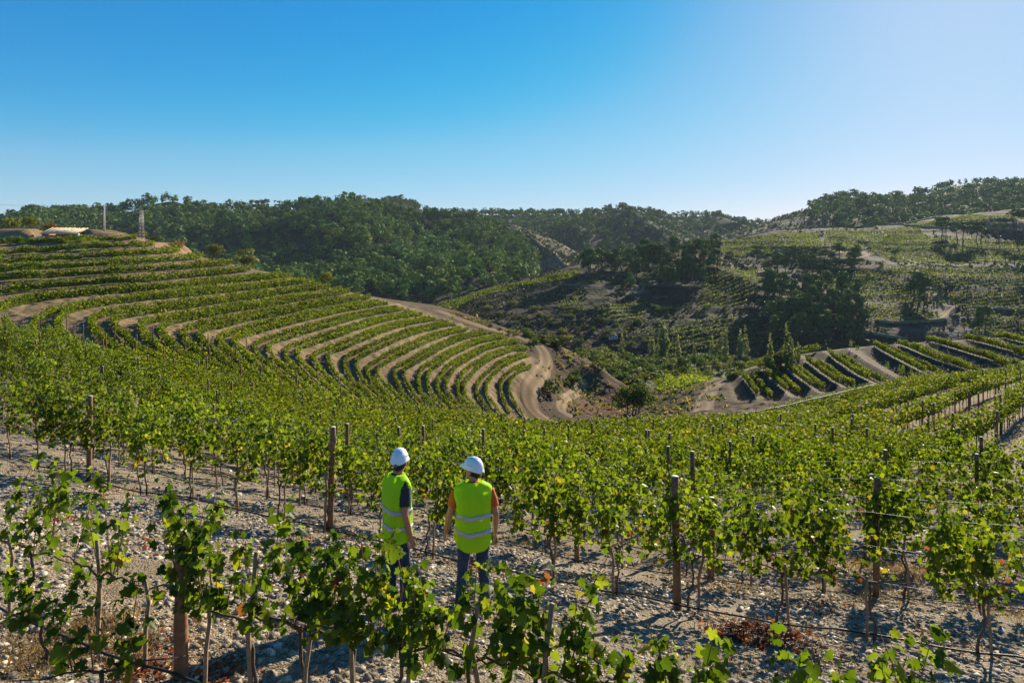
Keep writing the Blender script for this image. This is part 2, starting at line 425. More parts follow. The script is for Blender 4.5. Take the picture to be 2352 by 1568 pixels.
class Terraces:
    def __init__(self, traces, d0, d1, s, n, lam):
        self.lines = {}; P_, V_ = [], []
        for k, L in traces.items():
            q = resample(spline(L, n), 14)
            w3, ok = cast(q, H0, d0, d1)
            w3 = w3[ok]
            self.lines[k] = w3
            st = w3[::3] if len(w3) > 6 else w3
            P_.append(st[:, :2] / s); V_.append(np.full(len(st), k, float))
        self.s = s
        self.f = RBF(np.concatenate(P_), np.concatenate(V_), lam)
        self.P = np.concatenate(P_) * s
    def U(self, x, y): return self.f(np.stack([x, y], 1) / self.s)
    def grad(self, x, y, e=0.4):
        return (self.U(x + e, y) - self.U(x - e, y)) / (2 * e), (self.U(x, y + e) - self.U(x, y - e)) / (2 * e)
    def offset(self, line, target, it=3):
        x, y = line[:, 0].copy(), line[:, 1].copy()
        for _ in range(it):
            gx, gy = self.grad(x, y); g2 = gx * gx + gy * gy + 1e-6
            d = np.clip((target - self.U(x, y)) / g2, -6, 6)
            x += d * gx; y += d * gy
        return np.stack([x, y], 1)
    def relief(self, x, y, z0f, amp, lo, hi, bank=0.24, dzmin=0.25):
        """bench and bank steps following the traced lines"""
        U = self.U(x, y)
        gx, gy = self.grad(x, y); g2 = gx * gx + gy * gy + 1e-5
        e = 0.8
        zx = (z0f(x + e, y) - z0f(x - e, y)) / (2 * e); zy = (z0f(x, y + e) - z0f(x, y - e)) / (2 * e)
        dz = np.clip((zx * gx + zy * gy) / g2, dzmin, 2.2)
        k = np.round(U); f = U - k
        S = k - 0.5 + np.clip((f + bank) / (2 * bank), 0, 1)
        m = sstep(lo - 0.6, lo - 0.2, U) * (1 - sstep(hi + 0.2, hi + 0.6, U))
        return amp * dz * (S - U) * m, f, U
SP = Terraces(TR, 40, 150, 30.0, 6, 2e-4)
RM = Terraces(TR2, 92, 145, 30.0, 6, 2e-4)

def poly_mask(x, y, poly, feather=2.0):
    """1 inside polygon (world xy), soft edge"""
    poly = np.asarray(poly, float); n = len(poly)
    ins = np.zeros(len(x), bool); dmin = np.full(len(x), 1e9)
    for i in range(n):
        x1, y1 = poly[i]; x2, y2 = poly[(i + 1) % n]
        c = ((y1 > y) != (y2 > y)) & (x < (x2 - x1) * (y - y1) / (y2 - y1 + 1e-12) + x1)
        ins ^= c
        dx, dy = x2 - x1, y2 - y1
        t = np.clip(((x - x1) * dx + (y - y1) * dy) / (dx * dx + dy * dy + 1e-9), 0, 1)
        dmin = np.minimum(dmin, np.hypot(x - x1 - t * dx, y - y1 - t * dy))
    sd = np.where(ins, dmin, -dmin)
    return sstep(-feather, feather, sd)
def gpoly(pts, d0, d1):
    return cast(np.array(pts, float), H0, d0, d1)[0][:, :2]
def px_of(x, y, z):
    return 1176 + F * x / y, 590 - F * z / y
# mask polygons (traced on the ground)
SPUR_POLY = gpoly([(-300, 860), (-300, 560), (350, 552), (520, 600), (640, 628), (760, 655), (905, 694), (1000, 725), (1100, 757), (1190, 790), (1225, 815), (1232, 845), (1205, 900), (1200, 940), (1230, 972), (1120, 985), (900, 975), (700, 945), (500, 905), (300, 880)], 35, 150)
RM_POLY = gpoly([(1650, 920), (1700, 862), (1800, 825), (1950, 802), (2130, 788), (2500, 772), (2500, 840), (2200, 870), (2000, 895), (1800, 920)], 90, 150)
FIELD_POLY = gpoly([(1330, 910), (1405, 885), (1500, 893), (1500, 935), (1300, 940)], 98, 140)
ROAD = cast(resample(spline([(1000, 712), (1090, 745), (1165, 767), (1222, 786), (1246, 803), (1254, 825), (1244, 853), (1222, 884), (1214, 911), (1222, 938), (1250, 962), (1320, 990)], 10), 12), H0, 80, 140)[0]
TRACK = cast(resample(spline([(1342, 872), (1326, 897), (1300, 915), (1286, 931), (1297, 950), (1335, 964)], 10), 10), H0, 90, 140)[0]
ROADR = cast(resample(spline([(1612, 945), (1625, 905), (1650, 882), (1690, 862)], 10), 10), H0, 90, 140)[0]
def near_line(x, y, L):
    d = np.full(len(x), 1e9)
    for i in range(len(L)):
        d = np.minimum(d, np.hypot(x - L[i, 0], y - L[i, 1]))
    return d
ROADS = [(ROAD, 2.0), (TRACK, 1.6), (ROADR, 2.0)]

R1_LINE = np.array([(-60, 66), (-42, 42), (-25, 26), (-14, 17.6), (-9.3, 14.9), (-3.35, 12.75), (-0.9, 11.35), (2.46, 9.9), (5.5, 8.9), (9, 7.6), (14, 6.5)])
def H(x, y, full=False):
    x = np.atleast_1d(np.asarray(x, float)); y = np.atleast_1d(np.asarray(y, float))
    z = H0(x, y)
    info = {}
    near = y < 60
    m1 = np.zeros(len(x)); f1 = np.zeros(len(x)); U1 = np.zeros(len(x))
    sel = (y > 38) & (y < 152) & (x < 10)
    if sel.any():
        xs, ys = x[sel], y[sel]
        pm = poly_mask(xs, ys, SPUR_POLY, 1.5)
        rz, f, U = SP.relief(xs, ys, H0, 0.38, 0, 22)
        rough = (np.abs(f) < 0.24) * (fbm(xs * 1.3, ys * 1.3, 5) - 0.5) * 0.5
        z[sel] += pm * (rz + rough)
        m1[sel] = pm; f1[sel] = f; U1[sel] = U
    m2 = np.zeros(len(x)); f2 = np.zeros(len(x))
    sel = (y > 88) & (y < 150) & (x > 25)
    if sel.any():
        xs, ys = x[sel], y[sel]
        pm = poly_mask(xs, ys, RM_POLY, 1.5)
        rz, f, U = RM.relief(xs, ys, H0, 0.9, 0, 10, .22, 1.7)
        z[sel] += pm * rz
        m2[sel] = pm; f2[sel] = f
    # clods and gullies on the bare earth in the valley
    sel = (y > 82) & (y < 150) & (x > -12) & (x < 40)
    if sel.any():
        xs, ys = x[sel], y[sel]
        off = np.ones(len(xs))
        for L, wd in ROADS: off = np.minimum(off, sstep(wd + .2, wd + 1.6, near_line(xs, ys, L[::2])))
        z[sel] += off * (1 - m1[sel]) * (1 - m2[sel]) * ((fbm(xs * .45, ys * .45, 15) - .5) * 1.1 + (fbm(xs * 1.6, ys * 1.6, 16) - .5) * .5)
    # small lumps
    z += (fbm(x * 0.8, y * 0.8, 1) - 0.5) * 0.16 * sstep(0, 8, y) + (fbm(x * 5, y * 5, 3, 2) - 0.5) * 0.05 * (y < 30)
    if full: return z, m1, f1, U1, m2, f2
    return z
# ------------------------------------------------------------------ ground sheet
def grid_patch(us, Ds):
    U, D = np.meshgrid(us, Ds)
    x = (U * (D + 1.5)).ravel(); y = D.ravel()
    return x, y, len(us), len(Ds)
def grid_faces(nu, nd, off):
    i = np.arange(nd - 1)[:, None] * nu + np.arange(nu - 1)[None]
    i = i.ravel() + off
    return np.stack([i, i + 1, i + nu + 1, i + nu], 1)
def ground_colour(x, y, z, m1, f1, U1, m2, f2):
    c = np.empty((len(x), 3))
    n1 = fbm(x * 0.12, y * 0.12, 31)[:, None]; n2 = fbm(x * 0.6, y * 0.6, 37)[:, None]; n3 = fbm(x * 2.2, y * 2.2, 41, 3)[:, None]
    grey = np.array([0.355, 0.29, 0.205]); warm = np.array([0.32, 0.225, 0.13]); dry = np.array([0.40, 0.335, 0.20])
    c[:] = grey
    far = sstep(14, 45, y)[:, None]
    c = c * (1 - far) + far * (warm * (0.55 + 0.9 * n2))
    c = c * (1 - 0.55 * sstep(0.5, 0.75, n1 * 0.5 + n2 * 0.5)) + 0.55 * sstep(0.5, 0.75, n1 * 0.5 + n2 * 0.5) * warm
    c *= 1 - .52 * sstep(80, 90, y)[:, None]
    # spur terraces
    bank = (np.abs(f1) < 0.26)[:, None]
    bcol = np.array([0.33, 0.225, 0.12]) * (0.45 + 1.1 * n3)
    bench = np.array([0.29, 0.195, 0.105]) * (0.6 + 0.8 * n2)
    tc_ = np.where(bank, bcol, bench)
    crest = ((f1 > 0.17) & (f1 < 0.34))[:, None]
    tc_ = np.where(crest, np.array([0.33, 0.27, 0.145]) * (0.5 + 0.9 * n3), tc_)
    c = c * (1 - m1[:, None]) + m1[:, None] * tc_
    tc2 = np.where((np.abs(f2) < 0.23)[:, None], np.array([0.085, 0.064, 0.042]) * (0.4 + 1.2 * n3), np.where(((f2 > .21) & (f2 < .34))[:, None], np.array([0.33, 0.27, 0.17]), np.array([0.19, 0.14, 0.085])) * (0.5 + 1.0 * n3))  # knoll: self-shade of the bank faces is put into their soil colour
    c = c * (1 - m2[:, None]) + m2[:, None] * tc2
    # ploughed earth by the road
    fm = poly_mask(x, y, FIELD_POLY, 1.5)[:, None]
    ridg = (0.75 + 0.5 * sstep(-0.3, 0.3, np.sin(y * 2.4 + x * 0.25)))[:, None]
    c = c * (1 - fm) + fm * np.array([0.165, 0.075, 0.045]) * ridg * (0.8 + 0.4 * n3)
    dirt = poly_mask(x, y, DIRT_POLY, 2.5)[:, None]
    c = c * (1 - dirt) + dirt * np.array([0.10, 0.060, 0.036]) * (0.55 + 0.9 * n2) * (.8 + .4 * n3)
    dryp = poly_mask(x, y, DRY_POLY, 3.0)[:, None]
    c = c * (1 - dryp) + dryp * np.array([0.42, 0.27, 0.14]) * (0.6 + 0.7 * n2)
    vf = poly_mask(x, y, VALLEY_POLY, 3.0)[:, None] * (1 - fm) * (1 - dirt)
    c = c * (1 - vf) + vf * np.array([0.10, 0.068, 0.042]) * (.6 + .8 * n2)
    # beyond the ridge: scrubby green brown
    b = (sstep(128, 146, y) * ((x > 10) & (x < 42)) + sstep(150, 175, y) * ~((x > 10) & (x < 42)))[:, None]
    c = c * (1 - b) + b * (np.array([0.11, 0.12, 0.04]) * (0.6 + 0.8 * n1))
    return np.clip(c, 0.01, 0.8)
DIRT_POLY = gpoly([(990, 712), (1100, 728), (1170, 758), (1245, 778), (1320, 812), (1375, 850), (1330, 905), (1290, 930), (1235, 935), (1235, 830), (1150, 780), (1050, 735)], 80, 140)
VALLEY_POLY = gpoly([(1240, 930), (1330, 880), (1410, 880), (1500, 890), (1600, 900), (1660, 880), (1680, 930), (1500, 985), (1250, 985)], 80, 140)
DRY_POLY = gpoly([(-200, 560), (-200, 535), (30, 530), (130, 528), (260, 533), (330, 555), (200, 562)], 100, 165)
V_, F_, o_ = [], [], 0
dA = np.concatenate([np.linspace(-2.5, 1.0, 12, endpoint=False), np.exp(np.linspace(math.log(1.0), math.log(55.0), 210))])
dB = np.concatenate([np.linspace(55, 132, 300), np.linspace(132.6, 150, 34)])
dC = np.exp(np.linspace(math.log(150), math.log(345), 70))
inf = []
for us, Ds in ((np.linspace(-1.5, 1.5, 360), dA), (np.linspace(-1.0, 1.0, 560), dB), (np.linspace(-1.1, 1.1, 340), dC)):
    x, y, nu, nd = grid_patch(us, Ds)
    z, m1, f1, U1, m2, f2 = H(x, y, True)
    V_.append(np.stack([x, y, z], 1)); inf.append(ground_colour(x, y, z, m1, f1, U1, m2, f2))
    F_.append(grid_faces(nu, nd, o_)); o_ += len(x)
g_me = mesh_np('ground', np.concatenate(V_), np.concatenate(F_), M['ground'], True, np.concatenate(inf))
tag(link('ground', g_me), kind='structure')
# lower land reaching the horizon, under everything
mb = MB(); mb.add([(-6000, 300, -62), (6000, 300, -62), (6000, 9000, -62), (-6000, 9000, -62)], [(0, 1, 2, 3)])
pl = mesh_np('plain', np.concatenate(mb.v), np.array([[0, 1, 2, 3]]), M['hill'], False, np.tile([0.09, 0.10, 0.04], (4, 1)))
tag(link('plain', pl), kind='structure')

def road(name, line, wid):
    L = resample(spline(line[::3], 4), 0.8)
    t = np.gradient(L[:, :2], axis=0); t /= np.linalg.norm(t, axis=1, keepdims=True)
    nrm = np.stack([-t[:, 1], t[:, 0]], 1)
    offs = np.linspace(-1, 1, 11) * wid
    v, c = [], []
    zc = H0(L[:, 0], L[:, 1])
    for k, o in enumerate(offs):
        q = L[:, :2] + nrm * (o * (1 + 0.12 * (fbm(L[:, 0] * .3 + k, L[:, 1] * .3, 8) - .5)))[:, None]
        z = H(q[:, 0], q[:, 1]) + 0.09 - 0.12 * (abs(o) / wid) ** 6
        z = z - 0.04 * math.exp(-((abs(o) - wid * .5) / 0.3) ** 2)
        v.append(np.c_[q, z])
        rut = math.exp(-((abs(o) - wid * .5) / 0.30) ** 2)
        n = fbm(q[:, 0] * .7, q[:, 1] * .7, 12)[:, None]
        c.append((np.array([0.19, 0.12, 0.06]) * (1 - rut) + rut * np.array([0.33, 0.23, 0.13])) * (0.75 + .5 * n))
    n = len(L); m = len(offs)
    v = np.stack(v, 1).reshape(-1, 3); c = np.stack(c, 1).reshape(-1, 3)
    me = mesh_np(name, v, grid_faces(m, n, 0), M['road'], True, c)
    return tag(link(name, me), kind='structure')
road('dirt_road', ROAD, 1.4); road('dirt_track', TRACK, .85); road('dirt_road', ROADR, 1.6)

# ------------------------------------------------------------------ foliage made of single leaves
GREEN = np.array([[0.032, 0.052, 0.004], [0.060, 0.088, 0.006], [0.095, 0.126, 0.008], [0.135, 0.160, 0.010]])
def leaf_cols(n, yellow=0.06, red=0.01, gain=1.0, base=GREEN):
    r = rng.random(n) * (len(base) - 1); i = np.minimum(r.astype(int), len(base) - 2); t = (r - i)[:, None]
    c = base[i] * (1 - t) + base[i + 1] * t
    c = c * (0.8 + 0.4 * rng.random((n, 1)))
    k = rng.random(n)
    c[k < yellow] = np.array([0.20, 0.175, 0.02]) * (0.6 + 0.6 * rng.random(((k < yellow).sum(), 1)))
    m = k > 1 - red
    c[m] = np.array([0.14, 0.05, 0.02]) * (0.5 + 0.7 * rng.random((m.sum(), 1)))
    return c * gain
def kites(cen, size, nrm=None, flat=0.0):
    """one kite shaped leaf (2 triangles, folded on the midrib) per centre; returns verts (n*4,3), quads"""
    n = len(cen)
    d = rng.normal(size=(n, 3)); d[:, 2] -= 0.4
    if nrm is None:
        nrm = rng.normal(size=(n, 3))
        nrm[:, 2] = np.abs(nrm[:, 2]) + flat
    nrm = nrm / (np.linalg.norm(nrm, axis=1, keepdims=True) + 1e-9)
    d = d - nrm * (d * nrm).sum(1, keepdims=True)
    d /= np.linalg.norm(d, axis=1, keepdims=True) + 1e-9
    s = np.cross(nrm, d)
    sz = (size * (0.7 + 0.6 * rng.random(n)))[:, None] if np.isscalar(size) else size[:, None]
    v = np.empty((n, 4, 3))
    v[:, 0] = cen - d * sz * 0.5
    v[:, 1] = cen + s * sz * 0.5 - d * sz * 0.08 + nrm * sz * 0.14
    v[:, 2] = cen + d * sz * 0.5
    v[:, 3] = cen - s * sz * 0.5 - d * sz * 0.08 + nrm * sz * 0.14
    f = np.arange(n * 4).reshape(n, 4)
    return v.reshape(-1, 3), f
def row_things(lines, dens, size, height, width, label_fn, cat, group=None, stem=True, gain=1.0, low=0.55, yellow=0.05, drop=None, trunk_gap=1.2, core=True):
    """each vine row: one thing of leaves with its trunks as a part"""
    for i, L in enumerate(lines):
        L = resample(L, 0.4)
        if len(L) < 4: continue
        ln = 0.4 * (len(L) - 1)
        dn = dens(L) if callable(dens) else dens
        n = int(ln * dn)
        s = rng.random(n) * (len(L) - 1.001); k = s.astype(int); t = (s - k)[:, None]
        p = L[k] * (1 - t) + L[k + 1] * t
        al = s * 0.4
        lump = vnoise(al / 0.9, al * 0 + i * 3.7, 77); big = vnoise(al / 6.0, al * 0 + i * 1.3, 78)
        keep = rng.random(n) < (0.6 + .55 * lump) * (0.75 + 0.35 * big)
        p = p[keep]; lump = lump[keep]; big = big[keep]; n = len(p)
        tg = np.gradient(L[:, :2], axis=0); tg /= np.linalg.norm(tg, axis=1, keepdims=True) + 1e-9
        nr = np.stack([-tg[:, 1], tg[:, 0]], 1)[k][keep]
        hh = rng.random(n) ** 0.8
        top = height * (0.82 + 0.2 * lump + 0.1 * big)
        z = low + (top - low) * hh
        half = width * (0.5 - 0.25 * np.abs(hh - 0.45))
        oo = np.clip(rng.normal(size=n), -1.6, 1.6) * half * 0.75
        gz = H(L[:, 0], L[:, 1])
        zz = gz[k[keep]] + z
        cen = np.c_[p[:, 0] + nr[:, 0] * oo, p[:, 1] + nr[:, 1] * oo, zz]
        szz = size(L) if callable(size) else size
        v, f = kites(cen, szz, flat=0.3)
        gg = gain * (0.85 + 0.3 * rnd.random())
        c = np.repeat(leaf_cols(n, yellow, 0.006, gg), 4, 0)
        if core:
            m = len(L); lc = vnoise(np.arange(m) * .4 / 0.9, np.arange(m) * 0 + i * 3.7, 77)
            a0 = np.c_[L + rng.normal(size=(m, 2)) * .06, gz + low * .8]
            a1 = np.c_[L + rng.normal(size=(m, 2)) * .12, gz + height * (.45 + .33 * lc)]
            cv = np.stack([a0, a1], 1).reshape(-1, 3); b = np.arange(m - 1)[:, None] * 2 + len(v)
            f = np.concatenate([f, b + np.array([[0, 2, 3, 1]])]); v = np.concatenate([v, cv])
            c = np.concatenate([c, np.tile(GREEN[1] * gg, (len(cv), 1))])
        me = mesh_np('vine_row', v, f, M['row_leaf'], False, c)
        o = tag(link('vine_row', me), label_fn(i), cat, group)
        if stem:
            st = np.arange(0, len(L), max(1, int(trunk_gap / 0.4)))
            q = L[st] + rng.normal(size=(len(st), 2)) * 0.05
            gz2 = gz[st]
            r = 0.03
            tv = []
            for dx, dy in ((-r, 0), (r * .5, r * .8), (r * .5, -r * .8)):
                tv.append(np.c_[q[:, 0] + dx, q[:, 1] + dy, gz2 - 0.05])
                tv.append(np.c_[q[:, 0] + dx * .8 + rng.normal(size=len(q)) * .03, q[:, 1] + dy * .8, gz2 + low + 0.25])
            tv = np.stack(tv, 1).reshape(-1, 3)
            b = np.arange(len(q))[:, None] * 6
            fs = np.concatenate([b + np.array([[0, 2, 3, 1]]), b + np.array([[2, 4, 5, 3]]), b + np.array([[4, 0, 1, 5]])])
            tag(link('trunk', mesh_np('trunk', tv, fs, M['vine_wood']), o), kind='stuff')

# rows of the left hill: two on every terrace, edge row and inner row
def clip_view(L, lo=-250, hi=2600):
    z = H0(L[:, 0], L[:, 1]); px, py = px_of(L[:, 0], np.maximum(L[:, 1], 1), z)
    return L[(px > lo) & (px < hi)]
ends = {}
for k in range(0, 23):
    src = SP.lines[k]
    names = []
    if k == 0: fr = [(0.30, 'upper row on the lowest terrace of the left hill, just above the dirt road bank')]
    for q, (fr, nm) in enumerate(((0.28, 'outer'), (0.72, 'inner'))):
        if k >= 17 and q == 1: continue
        if k >= 17: fr = 0.5
        L = clip_view(SP.offset(src, k + fr))
        L = spline(resample(L, 5.0), 8)
        t = ordw(k + 1)
        lab = ('%s row of vines on the %s terrace up from the road, left hill' % (nm, t)) if k < 17 else \
              'straight row of green vines on the %s terrace up from the road, left hill' % t
        hh, ww = (.74, .42) if k <= 10 else (.95, .55) if k < 17 else (1.35, 1.15)
        row_things([L], 85 if k < 17 else 90, .175 if k <= 10 else .20 if k < 17 else .24, hh, ww, lambda i: lab, 'vine row', 'vine rows on the terraces of the left hill', gain=1.22, low=.12 if k < 17 else .25)
SPARSE_LINES = []
for k in range(0, 11):
    src = RM.lines[k]
    for fr, nm in ((0.29, 'left'), (0.745, 'right')):
        L = clip_view(RM.offset(src, k + fr))
        if len(L) < 3: continue
        L = spline(resample(L, 5.0), 8)
        if k == 5: SPARSE_LINES.append(L); continue
        lab = '%s row of sunlit vines above the %s shaded earth bank from the left, right-hand knoll' % (nm, ordw(k + 1))
        row_things([L], 95, 0.19, 1.25, 0.58, lambda i: lab, 'vine row', 'vine rows on the banks of the right-hand knoll', yellow=0.07, low=.3)
# row along the crest of the right-hand knoll
L = cast(resample(spline([(1690, 858), (1760, 838), (1830, 818), (1880, 808)], 6), 10), H0, 100, 150)[0][:, :2]
row_things([L], 46, 0.26, 1.6, 1.2, lambda i: 'row of vines running along the crest of the right-hand knoll, beside the dirt road', 'vine row', None)

# ------------------------------------------------------------------ the near slope: family of rows below the hose row
LW = {0: R1_LINE,
      5.5: [(-46, 63.5), (-38, 54), (-25, 41), (-12, 30), (-2, 24.5), (8, 23), (16, 24.5), (23, 29.5), (30, 37), (45, 49), (60, 58)],
      10: [(-33, 66), (-24, 55), (-12, 41), (-2, 34), (10, 32), (20, 36), (27, 42.5), (34.6, 50), (46, 58), (62, 68)],
      14: [(-26, 72), (-18, 60), (-8, 50), (2, 45), (13, 44), (24, 50), (33, 58), (44, 66), (60, 76)],
      18: [(-17, 81), (-10, 68), (-1, 58), (12, 55.5), (24, 60), (33, 66.5), (44.4, 74), (57, 82)],
      22: [(-3, 88), (3, 78), (10, 71.5), (18, 69.5), (27, 73), (42.7, 83), (58, 92)]}
_lp, _lv = [], []
for k, L in LW.items():
    q = resample(spline(L, 5), 4.0)
    _lp.append(q / 30.0); _lv.append(np.full(len(q), k))
NW = RBF(np.concatenate(_lp), np.concatenate(_lv), 1e-3)
def nw(x, y): return NW(np.stack([x, y], 1) / 30.0)
def nw_offset(L, target):
    x, y = L[:, 0].copy(), L[:, 1].copy()
    for _ in range(4):
        e = 0.3
        gx = (nw(x + e, y) - nw(x - e, y)) / (2 * e); gy = (nw(x, y + e) - nw(x, y - e)) / (2 * e)
        g2 = gx * gx + gy * gy + 1e-6; d = np.clip((target - nw(x, y)) / g2, -5, 5)
        x += d * gx; y += d * gy
    return np.stack([x, y], 1)
_keys = sorted(LW)
def near_row(wv):
    k = min(_keys, key=lambda q: abs(q - wv))
    L = nw_offset(resample(spline(LW[k], 6), 1.5), wv)
    L = resample(L, 1.2)
    d = np.r_[True, (np.diff(L[:, 0]) > 0.05)]
    return spline(resample(L[d], 2.5), 5)
# ------------------------------------------------------------------ grapevines near the camera
LEAF_B = np.array([(0, 0.02), (0.10, -0.10), (0.30, -0.14), (0.47, 0.02), (0.40, 0.20), (0.56, 0.40), (0.50, 0.58), (0.30, 0.58), (0.22, 0.80), (0.0, 1.0)])
def leaf_poly(k=0):
    r = random.Random(k)
    b = [(x * (1 + r.uniform(-.12, .12)), y + r.uniform(-.04, .04)) for x, y in LEAF_B]
    right = b; left = [(-x * (1 + r.uniform(-.1, .1)), y) for x, y in b[1:-1]][::-1]
    pts = right + left
    cup = r.uniform(0.15, 0.45); droop = r.uniform(0.1, 0.4)
    v = [(x, y, -abs(x) * cup * (-1 if r.random() < .12 else 1) + r.uniform(-.05, .05) - droop * y * y * .6) for x, y in pts]
    v.append((0, 0.33, 0.03))
    c = len(v) - 1
    f = [(i, (i + 1) % c, c) for i in range(c)]
    return np.array(v), np.array(f)
LEAVES = [leaf_poly(k) for k in range(7)]
VGREEN = np.array([[0.027, 0.050, 0.004], [0.052, 0.085, 0.005], [0.088, 0.125, 0.007], [0.135, 0.165, 0.010]])
def vine_layout(r, nshoot, height, lps, spread, halfw=0.62):
    """canes of one vine: (pts) and leaves: (pos, normal, tip direction, size, relative height)"""
    canes, lv = [], []
    for s in range(nshoot):
        x0 = r.uniform(-halfw, halfw) * 0.9
        L = height * r.uniform(0.55, 1.08)
        p = np.array([x0, r.uniform(-.05, .05), 0.0])
        d = np.array([r.uniform(-.35, .35), r.uniform(-.25, .25), 1.0])
        pts = [p.copy()]
        n = max(5, int(L / 0.09))
        bend = r.uniform(-.06, .06)
        for i in range(n):
            d = d + np.array([r.uniform(-.09, .09) + bend * .5, r.uniform(-.08, .08), 0.02 if i < n * .75 else -0.09])
            d /= np.linalg.norm(d)
            p = p + d * (L / n); pts.append(p.copy())
        canes.append(np.array(pts))
        for j in range(int(lps * L / height)):
            t = r.random() ** 0.85
            q = pts[min(len(pts) - 1, int(t * len(pts)))]
            a = r.uniform(0, 2 * math.pi)
            off = np.array([math.cos(a) * spread * r.uniform(.3, 1.0) * .75, math.sin(a) * spread * r.uniform(.3, 1.0), r.uniform(-.07, .05)])
            nr = np.array([math.cos(a) * .6 + r.gauss(0, .4), math.sin(a) * .9 + r.gauss(0, .4), r.uniform(0.0, 1.0)])
            nr /= np.linalg.norm(nr)
            tip = np.array([r.gauss(0, .5), r.gauss(0, .5), -1.0]); tip = tip - nr * tip.dot(nr); tip /= np.linalg.norm(tip)
            size = r.uniform(.042, .108) * (1.0 - 0.35 * max(0, t - .75) / .25)
            lv.append((q + off, nr, tip, size, t))
    return canes, lv
def leaf_frame(nr, tip):
    s = np.cross(tip, nr)
    return np.stack([s, tip, nr], 1)
def vine_col(r, t, yel):
    k = r.random()
    if k < yel * (1.6 - 1.3 * t): 
        if r.random() < 0.22: return np.array([0.13, 0.045, 0.015]) * r.uniform(.6, 1.2)
        return np.array([0.19, 0.165, 0.018]) * r.uniform(.6, 1.2)
    i = min(2, int(r.random() * 3)); f = r.random()
    return (VGREEN[i] * (1 - f) + VGREEN[i + 1] * f) * r.uniform(.8, 1.2)
def vine_meshes(seed, nshoot, height, lps, spread, yel=.07, cane_r=.0045):
    r = random.Random(seed)
    canes, lv = vine_layout(r, nshoot, height, lps, spread)
    V, Fc, C, o = [], [], [], 0
    for (p, nr, tip, sz, t) in lv:
        lvv, lf = LEAVES[r.randrange(len(LEAVES))]
        V.append((lvv * sz) @ leaf_frame(nr, tip).T + p); Fc.append(lf + o); o += len(lvv)
        C.append(np.repeat(vine_col(r, t, yel)[None], len(lvv), 0))
    fol = mesh_np('foliage', np.concatenate(V), np.concatenate(Fc), M['vine_leaf'], False, np.concatenate(C))
    mb = MB()
    for c in canes: mb.tube(c[::2] if len(c) > 8 else c, np.linspace(cane_r, cane_r * .5, len(c[::2] if len(c) > 8 else c)), 4, False)
    cm = mb.mesh('canes', M['shoot'])
    return fol, cm
def trunk_mesh(seed, h=0.75, half=.6):
    r = random.Random(seed)
    mb = MB()
    p = [np.array([r.uniform(-.08, .08), r.uniform(-.05, .05), -.06])]
    for i in range(6): p.append(np.array([p[0][0] * (1 - i / 5) + r.uniform(-.03, .03), r.uniform(-.03, .03), h * (i + 1) / 6 - .02]))
    mb.tube(p, [.024, .019, .016, .015, .015, .016, .018], 6)
    for s in (-1, 1):
        q = [np.array([0, 0, h - .05])]
        for i in range(5): q.append(np.array([s * half * (i + 1) / 5, r.uniform(-.03, .03), h + r.uniform(-.03, .04)]))
        mb.tube(q, [.014, .012, .010, .009, .007, .005], 5)
    return mb.mesh('trunk', M['vine_wood'], True)
TRUNKS = [trunk_mesh(50 + k) for k in range(6)]
DENSE = [vine_meshes(100 + k, 14, 1.12, 42, .17, yel=.05) for k in range(10)]
MEDIUM = [vine_meshes(200 + k, 9, 1.05, 34, .15, yel=.07) for k in range(5)]
SPARSE = [vine_meshes(300 + k, 4, .8, 20, .14, yel=.2) for k in range(3)]
def stake_mesh(seed, h, r0):
    r = random.Random(seed)
    mb = MB(); n = 5
    p = [np.array([r.uniform(-.015, .015) * i, r.uniform(-.01, .01) * i, -.1 + (h + .1) * i / (n - 1)]) for i in range(n)]
    mb.tube(p, [r0 * 1.1, r0, r0 * r.uniform(.9, 1.05), r0, r0 * .92], 6)
    return mb.mesh('vine_stake', M['stake'], True)
STAKES = [stake_mesh(k, 0.85 + .09 * k, .017 + .001 * k) for k in range(5)]
def post_thing(x, y, z, h, r, label, group, lean=0.0):
    mb = MB(); n = 9
    rr = random.Random(int(x * 1000) + int(y * 77))
    p = [np.array([rr.uniform(-.004, .004), rr.uniform(-.004, .004), -.15 + (h + .15) * i / (n - 1)]) for i in range(n)]
    mb.tube(p, [r * (1.06 - .1 * i / (n - 1)) * rr.uniform(.97, 1.03) for i in range(n)], 12)
    me = mb.mesh('post', M['post'], True)
    o = tag(link('trellis_post', me, None, (x, y, z), (rr.uniform(-.03, .03), lean, rr.uniform(0, 6))), label, 'post', group)
    mb = MB(); mb.tube([(p[-1][0], p[-1][1], h - .001), (p[-1][0], p[-1][1], h + .004)], [r * .97, r * .93], 12)
    link('cut_end', mb.mesh('cut_end', M['post_top']), o)
    return o

def px_index(L, px):
    z = H0(L[:, 0], L[:, 1]); u, _ = px_of(L[:, 0], L[:, 1], z)
    return int(np.argmin(np.abs(u - px)))
NROW = {0: resample(spline(R1_LINE, 8), .1)}
for k in range(1, 23): NROW[k] = resample(near_row(float(k)), .1)

